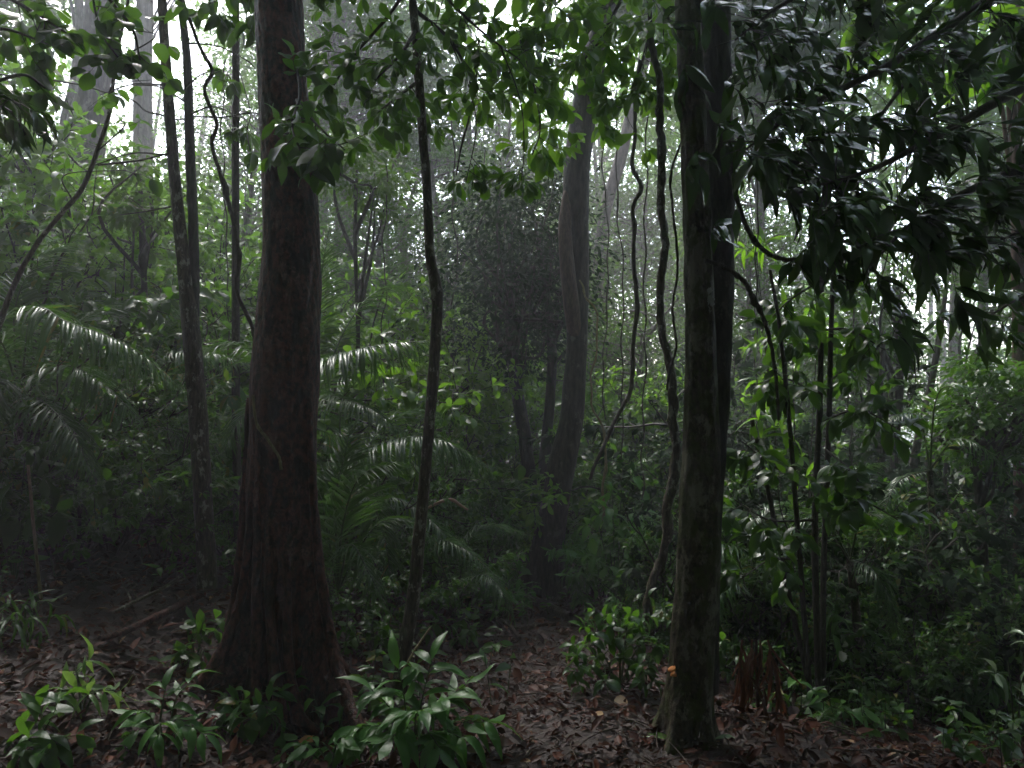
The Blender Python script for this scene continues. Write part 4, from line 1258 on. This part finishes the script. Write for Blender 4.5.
for i, (px, py, l, mat, lab, tm) in enumerate(((235, 741, .05, 'orange', 'small bright orange fallen leaf in front of the buttressed trunk', ROUND), (465, 757, .10, 'tan', 'tan fallen leaf beside the lush foreground plant', BROAD),
                                               (296, 752, .09, 'orange', 'brownish orange fallen leaf just left of the lush foreground plant', BROAD), (735, 746, .09, 'pale', 'shiny whitish fallen leaf right of the mossy trunk foot', LANCE),
                                               (672, 748, .12, 'lime', 'yellow-green fallen leaf left of the mossy trunk foot', LANCE), (514, 752, .10, 'rust', 'rust fallen leaf on litter near the bottom middle', BROAD),
                                               (652, 730, .07, 'fresh', 'small upright green leaf sprouting left of the mossy trunk', ROUND), (552, 693, .06, 'rust', 'curled rust leaf on open litter midway to the mossy trunk', ROUND),
                                               (628, 709, .07, 'tan', 'greyish tan leaf on dark litter left of the orange fungus', ROUND), (70, 705, .07, 'orange', 'dull orange leaf lying under the lime rosette', BROAD))):
    d = hit(px, py)
    p = at(px, py, d) + np.array([0, 0, .035])
    g = R(700 + i)
    mb = MB()
    a = g.uniform(0, 6.28)
    mb.leaves([p], [(math.cos(a), math.sin(a) * .5 - .3, .25)], [(g.normal(0, .2), -.5, 1)], [l], tm, [1.1])
    tag(mb.build('fallen_leaf', M[mat], None, p), lab, 'leaf')


# ------------------------------------------------------------------ understorey: prototypes copied as individual shrubs and trees
def proto_shrub(name, cat, seed, h, cfg, tmpl, leafm, stems=6, depth=2, woodm='twig', wide=.5):
    root = thing(name, 'prototype', cat, (0, 0, 0))
    g = R(seed)
    L, W = Leaves(), MB()
    for k in range(stems):
        a = g.uniform(0, 6.28)
        d = unit([math.cos(a) * wide, math.sin(a) * wide, 1])
        grow(g, W, L, np.array([math.cos(a) * .05, math.sin(a) * .05, -.1]), d, h * g.uniform(.65, 1.1), .012 * h ** .5, depth, cfg)
    W.build('stem', M[woodm], root)
    mb = MB()
    L.flush(mb, tmpl)
    mb.build('foliage', M[leafm], root)
    return root


def proto_palm(name, cat, seed, n, ln, ll):
    root = thing(name, 'prototype', cat, (0, 0, 0))
    g = R(seed)
    for k in range(n):
        a = k / n * 6.28 + g.normal(0, .2)
        e = g.uniform(.5, 1.2)
        v = np.array([math.cos(a), math.sin(a), 0])
        pts = [np.zeros(3), v * ln * .25 + UP * ln * .45 * e, v * ln * .6 + UP * ln * .6 * e, v * ln * .95 + UP * ln * (.55 * e - .12)]
        mb = MB()
        frond(mb, pts, 26, ll, seed=seed + k)
        mb.build('frond', [M['palm'], M['greenstem']], root)
    return root


def proto_tree(name, seed, h, rad, ncl, per, leaf, leafm, low=.35):
    root = thing(name, 'prototype', 'tree', (0, 0, 0))
    g = R(seed)
    W = MB()
    P = spline([np.array([0, 0, -.3, .10]), np.array([g.normal(0, .1), g.normal(0, .1), h * .4, .075]), np.array([g.normal(0, .25), g.normal(0, .25), h * .8, .05]), np.array([g.normal(0, .4), g.normal(0, .4), h, .02])], 30)
    W.tube(P[:, :3], P[:, 3] * (h / 8) ** .5, seg=9, lump=.06, seed=seed)
    W.build('trunk', M['greybark'], root)
    L, W = Leaves(), MB()
    cen = clump_crown(g, L, (0, 0, h * (low + 1) / 2), (rad, rad, h * (1 - low) / 2), ncl, per, leaf, cs=.34, hollow=.15)
    for c in cen:
        z = min(max(c[2] - .5 * np.hypot(c[0], c[1]), h * .2), h * .97)
        i = int(np.argmin(np.abs(P[:, 2] - z)))
        s = P[i, :3]
        W.tube(spline([s, (s + c) / 2 + g.normal(0, .12, 3), c], 7), np.linspace(.022, .005, 7), seg=4, cap=False)
    W.build('limb', M['greybark'], root)
    mb = MB()
    L.flush(mb, CARD)
    mb.build('crown', M[leafm], root)
    return root


CS = dict(leaf=.13, n=6, whorl=4, kids=4, wob=.14, grav=.0, leafdroop=.35, tilt=.4, ratio=.5, leafdepth=1)
protos = {
    'broad-leaved shrub': proto_shrub('broadleaf_shrub', 'shrub', 811, 1.5, CS, BROAD, 'shrub'),
    'fine-leaved shrub': proto_shrub('fine_leaved_shrub', 'shrub', 812, 1.6, dict(CS, leaf=.075, n=10, kids=5), MID, 'shrub', 7),
    'narrow-leaved shrub': proto_shrub('narrow_leaved_shrub', 'shrub', 813, 1.4, dict(CS, leaf=.17, leafdroop=.5), LANCE, 'fresh'),
    'tall leggy sapling': proto_shrub('leggy_sapling', 'sapling', 814, 3.4, dict(CS, leaf=.14, n=6, kids=6, ratio=.3, t0=.35), BROAD, 'bright', 3, wide=.15),
    'bright bushy sapling': proto_shrub('bushy_sapling', 'sapling', 815, 2.6, dict(CS, leaf=.11, n=8, kids=7, ratio=.38), OBOV, 'bright', 5, wide=.35),
    'shade-toned shrub': proto_shrub('shade_toned_shrub', 'shrub', 817, 1.7, dict(CS, leaf=.10, n=9, kids=4), BROAD, 'dusky', 7),  # leaves coloured dark to stand for the shade on the right slope
    'feathery palm': proto_palm('feather_palm', 'palm', 816, 9, 1.7, .34),
}
tprotos = {
    'slim tree with loose crown': proto_tree('slim_tree', 821, 9, 1.6, 90, 60, .11, 'far', .3),
    'tree with dense crown': proto_tree('dense_crowned_tree', 822, 8, 1.9, 130, 70, .10, 'far', .25),
    'tall tree with high crown': proto_tree('tall_tree', 823, 14, 3.0, 190, 80, .17, 'far', .5),
    'small understorey tree': proto_tree('understorey_tree', 824, 5, 1.3, 90, 60, .09, 'far', .2),
}
MARK = [(-400, ''), (105, 'massive pale trunk'), (195, 'forked stems'), (285, 'buttressed trunk'), (430, 'crooked sapling'), (570, 'leaning tree'), (665, 'thick liana'), (715, 'dark trunk'), (820, 'leafy sapling'), (940, 'bare misty saplings'), (2000, '')]


def where(px):
    for (a, na), (b, nb) in zip(MARK[:-1], MARK[1:]):
        if px < b:
            return 'left of the ' + nb if not na else ('right of the ' + na if not nb else 'between the ' + na + ' and the ' + nb)


RANK = ['nearest', 'second nearest', 'third nearest', 'fourth nearest', 'fifth nearest', 'sixth nearest', 'seventh nearest', 'eighth nearest', 'ninth nearest', 'tenth nearest', 'eleventh nearest', 'twelfth nearest', 'thirteenth nearest', 'fourteenth nearest', 'fifteenth nearest']


def plant_all(protoset, rows, group, seed, tone):
    g = R(seed)
    names = list(protoset)
    cells = {}
    for row in rows:
        cells.setdefault((row[2], where(row[0])), []).append(row)
    first = set()
    for (kn, wh), rs in cells.items():
        rs.sort(key=lambda r: r[1])
        for i, (px, d, _, sc) in enumerate(rs):
            lab = (tone(d) if len(rs) == 1 else RANK[i]) + ' ' + names[kn] + ' ' + wh
            p = gpt(px, d)
            rz, sc = g.uniform(0, 6.28), sc * g.uniform(.88, 1.1)
            pr = protoset[names[kn]]
            if kn in first:
                dup(pr, p, rz, sc, lab, group)
            else:
                first.add(kn)
                pr.location, pr.rotation_euler, pr.scale = p, (0, 0, rz), (sc,) * 3
                pr['label'], pr['group'] = lab, group


shrubs = [
    (30, 6.8, 0, 1.1), (70, 7.6, 4, 1.0), (110, 7.0, 2, 1.1), (140, 8.2, 3, .8), (60, 9.0, 3, .8), (20, 8.6, 4, 1.1), (125, 9.6, 4, 1.1), (175, 7.4, 1, 1.1), (230, 7.2, 0, 1.1), (250, 8.6, 3, .8), (215, 9.5, 4, 1.0), (165, 10.5, 3, .9),
    (335, 7.6, 1, 1.0), (365, 8.4, 3, .85), (400, 8.8, 4, .9), (345, 9.6, 4, 1.1), (450, 8.6, 2, .9), (475, 9.6, 1, 1.1), (425, 10.2, 3, 1.0), (385, 10.8, 6, 1.1), (460, 7.2, 1, .55),
    (600, 8.8, 1, 1.1), (630, 9.6, 4, 1.0), (610, 7.4, 2, .7), (655, 10.6, 3, .9), (590, 10.8, 6, 1.0), (680, 8.6, 1, 1.2), (690, 11, 4, 1.0),
    (740, 7.0, 5, 1.0), (760, 8.2, 5, 1.2), (790, 9.4, 1, 1.5), (745, 10.4, 3, .9), (735, 6.0, 5, .9), (780, 6.6, 6, .6), (805, 7.4, 5, 1.2), (840, 6.4, 1, 1.0), (870, 7.4, 5, 1.1), (850, 8.6, 5, 1.1), (930, 7.2, 1, 1.1),
    (1000, 7.0, 5, 1.2), (1030, 8.2, 5, 1.3), (915, 6.2, 0, .8), (1020, 5.6, 5, .9), (965, 5.4, 0, .6), (70, 5.9, 1, .8), (-10, 6.2, 0, .9), 
    (320, 6.9, 2, .8), (420, 7.0, 0, .6), (775, 5.4, 1, .6), (850, 5.4, 0, .6),
    # the dense left bank
    (-20, 7.6, 4, 1.3), (40, 8.0, 4, 1.35), (15, 7.2, 1, 1.5), (90, 8.6, 4, 1.3), (60, 7.0, 0, 1.3), (130, 7.4, 1, 1.4), (160, 8.6, 4, 1.3), (205, 8.2, 1, 1.5), (245, 7.8, 4, 1.1), (105, 6.3, 0, .9), (150, 6.6, 2, 1.0), (45, 5.6, 0, .8), (10, 5.2, 1, .8), (85, 5.3, 1, .7), (130, 5.6, 0, .65), (0, 9.8, 3, 1.0), (100, 10.5, 4, 1.4), (200, 11, 4, 1.4),
    (15, 5.0, 1, .5), (62, 4.9, 0, .45), (110, 5.3, 1, .55), (160, 5.5, 0, .5), (238, 5.7, 1, .5), (335, 5.3, 1, .38), (378, 5.6, 0, .42),
    # the middle
    (330, 8.4, 4, .9), (350, 6.6, 1, .8), (385, 7.4, 1, 1.0), (410, 9.4, 1, 1.3), (420, 8.0, 0, .9), (450, 10.8, 4, 1.1), (490, 10.6, 0, 1.4), (620, 8.4, 0, 1.0), (640, 6.4, 1, .6), (655, 8.6, 2, 1.1), (650, 6.2, 2, .5), (620, 12, 4, 1.2), (680, 12.5, 4, 1.2), (540, 12, 4, 1.1), (490, 12.6, 4, 1.2), (420, 12.4, 4, 1.2), (360, 12, 4, 1.3), (315, 11, 4, 1.3),
    # the right slope
    (745, 8.8, 5, 1.6), (765, 6.4, 1, 1.0), (790, 7.8, 5, 1.2), (740, 5.2, 0, .5), (800, 5.9, 5, .7), (830, 7.2, 0, 1.0), (830, 9.8, 5, 1.6), (860, 6.2, 5, .8), (880, 6.6, 1, .9), (900, 7.4, 5, 1.0), (950, 6.6, 5, .9), (975, 7.4, 1, 1.1), (1000, 6.0, 5, .8), (1015, 9.4, 5, 1.6), (890, 5.3, 1, .5), (930, 5.6, 2, .6), (1000, 5.0, 1, .6), (870, 11.6, 5, 1.5), (780, 12, 5, 1.9), (730, 12.6, 4, 1.2)]
plant_all(protos, shrubs, 'understorey plants', 900, lambda d: 'dim' if d < 7.2 else ('faintly misted' if d < 9.5 else 'mist-greyed'))
trees = [
    (-40, 12, 1, .8), (40, 17, 3, 1.1), (20, 20, 0, 1.0), (115, 18, 3, 1.1), (180, 14, 3, .95), (240, 12, 0, .7), (225, 19, 1, 1.0), (310, 15, 0, .95), (370, 13, 3, .95), (350, 20, 2, .9), (410, 17, 1, .9), (450, 14, 0, .8), (470, 20, 2, .9), (500, 13.5, 1, .75), (520, 18, 0, 1.0), (440, 11.5, 3, .8),
    (545, 15, 3, 1.1), (610, 13, 3, 1.0), (640, 18, 1, .95), (600, 21, 2, .9), (625, 11.5, 3, .8), (680, 15, 0, .8), (740, 13, 1, .75), (770, 18, 0, 1.0), (720, 21, 2, .9), (800, 14.5, 3, 1.0), (850, 17, 1, .9), 
    (1040, 12, 3, 1.1), (1060, 20, 2, .9), (-10, 16, 2, 1.0), (325, 17, 2, 1.0), (760, 17, 2, 1.0), (985, 17, 2, .9), (1080, 14, 2, .9), (860, 22, 3, 1.2), (560, 23, 3, 1.3), (290, 22, 1, 1.0), (395, 23, 3, 1.2), (80, 22, 3, 1.2), (480, 16, 3, 1.2), (350, 16, 3, 1.1), (585, 17, 3, 1.2), (705, 18, 3, 1.2), (760, 15.5, 3, 1.1), (240, 16, 3, 1.1)]
plant_all(tprotos, trees, 'trees fading into the mist', 901, lambda d: 'mist-greyed' if d > 16 else 'hazy')


# unseen canopy trees added round and behind the camera to shade the place
def added_shade_tree(x, y, label, seed, h=8.5, r=4.4):
    base = np.array([x, y, float(gz(x, y))])
    root = thing('added_shade_tree', label, 'tree', base, 'added shade trees out of view')
    g = R(seed)
    W = MB()
    P = spline([base - UP * .2, base + np.array([g.normal(0, .1), g.normal(0, .1), h * .5]), base + np.array([g.normal(0, .3), g.normal(0, .3), h])], 30)
    W.tube(P, np.linspace(.2, .1, 30), seg=16, lump=.05, seed=seed)
    W.build('trunk', M['darkbark'], root, base)
    high_crown(R(seed + 1), P[-1], root, (r, r, 2.2), 150, 120, .3, M['canopy'], M['darkbark'])


for i, (x, y) in enumerate(((-3.5, -1.5), (3.2, -2.5), (0.4, -5.5), (-6.5, 1.0), (6.5, 1.0), (8.5, 6.0))):
    added_shade_tree(x, y, 'unseen canopy tree added round the clearing for shade', 950 + 2 * i)

added_shade_tree(3.2, 13.6, 'unseen tree added to shade the right slope, trunk behind the mossy and dark trunks', 980, 10.0, 3.3)  # added for its crown, which keeps light off the right slope


# ------------------------------------------------------------------ uncountable stuff
def undergrowth():
    g = R(77)
    L, W = Leaves(), MB()
    n = 2300
    d = 3.4 + g.uniform(0, 1, n) ** 1.1 * 11
    x = g.uniform(-1, 1, n) * (.68 * d + .5)
    mask = np.sin(1.3 * x + .5) * np.sin(.9 * d + 1.1 * x) + g.normal(0, .35, n)
    for i in range(n):
        openly = (-.6 < x[i] < 1.3 and d[i] < 6.2) or (x[i] < -1.2 and d[i] < 4.6)
        if mask[i] < (.30 if openly else -.45):
            continue
        b = np.array([x[i], d[i], float(gz(x[i], d[i]))])
        h = g.uniform(.08, .30) * (1 + .04 * d[i])
        k = int(g.integers(4, 10))
        lf = g.uniform(.05, .11)
        tip = b + np.array([g.normal(0, .06), g.normal(0, .06), h])
        W.tube(np.array([b - UP * .02, (b + tip) / 2, tip]), [.003, .0025, .0015], seg=4, cap=False)
        for j in range(k):
            t = g.uniform(.35, 1)
            a = g.uniform(0, 6.28)
            L.one(b + (tip - b) * t, np.array([math.cos(a), math.sin(a), g.normal(.1, .3)]), UP + g.normal(0, .3, 3), lf * g.uniform(.6, 1.3), g.uniform(.8, 1.2))
    mb = MB()
    for v, q, m in zip(W.v, W.q, W.m):
        mb.v.append(v), mb.q.append(q), mb.m.append(m + 1)
    mb.n = W.n
    L.flush(mb, MID)
    kind(mb.build('undergrowth', [M['shrub'], M['greenstem']]), 'stuff')


undergrowth()


def far_woods():
    g = R(88)
    mb = MB()
    P, A, N, S = [], [], [], []

    def clump(x, d, z, m, s, l0, l1):
        off = g.normal(0, 1, (m, 3)) * np.array([s, s, s * .6])
        P.append(np.array([x, d, z]) + off)
        A.append(unit(off + g.normal(0, .5, (m, 3)) - np.array([0, 0, .3])))
        N.append(UP + g.normal(0, .5, (m, 3)))
        S.append(g.uniform(l0, l1, m))
    for k in range(4000):
        d = 20 + 44 * g.uniform(0, 1) ** 1.2
        x = g.uniform(-1, 1) * (.75 * d + 4)
        px = CX + x / d * F
        z0 = float(gz(x, d))
        top = 14.0 + 2.0 * math.sin(x * .35 + d * .2) + g.normal(0, 1)
        if 890 < px < 985:                     # the misty opening on the right
            top = 9
        if 120 < px < 190:                      # the gap that lets the white sky through
            top = 6.5 + .02 * abs(px - 155)
        z = z0 + max(top, 3) * g.uniform(0, 1) ** 1.15
        clump(x, d, z, int(g.integers(25, 75)), g.uniform(.35, .9), .12, .26)
    for k in range(4600):                      # the same wood beside and behind, unseen, added to block light from there
        a = g.uniform(-.35 * math.pi, 1.35 * math.pi)
        r = g.uniform(10.5, 24)
        x, d = r * math.cos(a), -r * math.sin(a)
        if d > 0 and abs(x) < .8 * d + 5:
            continue
        clump(x, d, float(gz(x, d)) + 15 * g.uniform(0, 1), 60, g.uniform(.6, 1.1), .28, .5)
    mb.leaves(np.concatenate(P), np.concatenate(A), np.concatenate(N), np.concatenate(S), CARD, 1.2)
    for k in range(90):
        d = g.uniform(20, 42)
        x = g.uniform(-1, 1) * (.68 * d + 2)
        z0 = float(gz(x, d))
        Pt = spline([np.array([x, d, z0 - .2]), np.array([x + g.normal(0, .3), d, z0 + 5]), np.array([x + g.normal(0, .8), d, z0 + g.uniform(9, 13)])], 10)
        mb.tube(Pt, np.linspace(.16, .05, 10) * g.uniform(.5, 1.4), seg=8, m=1)
    kind(mb.build('far_woods', [M['far'], M['greybark']]), 'stuff')


far_woods()


# ------------------------------------------------------------------ mist
def haze():
    me = bpy.data.meshes.new('haze')
    x0, x1, y0, y1, z0, z1 = -63, 63, -31, 96, -9, 18
    v = [(x, y, z) for x in (x0, x1) for y in (y0, y1) for z in (z0, z1)]
    f = [(0, 1, 3, 2), (4, 6, 7, 5), (0, 4, 5, 1), (2, 3, 7, 6), (0, 2, 6, 4), (1, 5, 7, 3)]
    me.from_pydata(v, [], f)
    m, nt, out = newmat('mist')
    vol = nd(nt, 'ShaderNodeVolumePrincipled')
    vol.inputs['Color'].default_value = (.92, .91, 1.0, 1)
    vol.inputs['Density'].default_value = HAZE
    vol.inputs['Anisotropy'].default_value = .5
    nt.links.new(vol.outputs[0], out.inputs['Volume'])
    me.materials.append(m)
    o = bpy.data.objects.new('haze', me)
    COL.objects.link(o)
    kind(o, 'stuff')


HAZE = 0.0076
haze()

# ------------------------------------------------------------------ light, camera, render
SUN_EL, SUN_AZ = math.radians(50), math.radians(-23)     # azimuth from +Y, negative to the left
w = bpy.data.worlds.new('World')
scene.world = w
w.use_nodes = True
nt = w.node_tree
nt.nodes.clear()
sky = nt.nodes.new('ShaderNodeTexSky')
sky.sky_type = 'NISHITA'
sky.sun_disc = False
sky.sun_elevation = SUN_EL
sky.sun_rotation = SUN_AZ
sky.dust_density = 2.0
sky.air_density = 1.0
hsv = nt.nodes.new('ShaderNodeHueSaturation')
hsv.inputs['Saturation'].default_value = 0.7
bg = nt.nodes.new('ShaderNodeBackground')
bg.inputs['Strength'].default_value = 0.15
wo = nt.nodes.new('ShaderNodeOutputWorld')
nt.links.new(sky.outputs[0], hsv.inputs['Color'])
nt.links.new(hsv.outputs[0], bg.inputs['Color'])
nt.links.new(bg.outputs[0], wo.inputs['Surface'])

sd = bpy.data.lights.new('sun', 'SUN')
sd.energy = 2.2
sd.angle = math.radians(18)
sd.color = (1, .97, .93)
so = bpy.data.objects.new('sun', sd)
COL.objects.link(so)
dirv = Vector((math.sin(SUN_AZ) * math.cos(SUN_EL), math.cos(SUN_AZ) * math.cos(SUN_EL), math.sin(SUN_EL)))
so.rotation_euler = (-dirv).to_track_quat('-Z', 'Y').to_euler()
so.location = dirv * 40

cd = bpy.data.cameras.new('camera')
cd.sensor_width = 36
cd.lens = 36 * F / 1024
cd.clip_start = .05
cd.clip_end = 500
co = bpy.data.objects.new('camera', cd)
COL.objects.link(co)
co.location = (0, 0, CZ)
co.rotation_euler = (math.radians(90), 0, 0)
scene.camera = co

scene.view_settings.view_transform = 'Standard'
scene.view_settings.look = 'None'
scene.view_settings.gamma = 1
scene.view_settings.exposure = 2.6
cy = scene.cycles
cy.max_bounces = 8
cy.diffuse_bounces = 3
cy.glossy_bounces = 2
cy.transmission_bounces = 4
cy.volume_bounces = 2
cy.use_denoising = True
try:
    cy.denoiser = 'OPENIMAGEDENOISE'
    cy.denoising_input_passes = 'RGB_ALBEDO_NORMAL'
except Exception:
    pass
cy.caustics_reflective = False
cy.caustics_refractive = False
cy.sample_clamp_indirect = 6
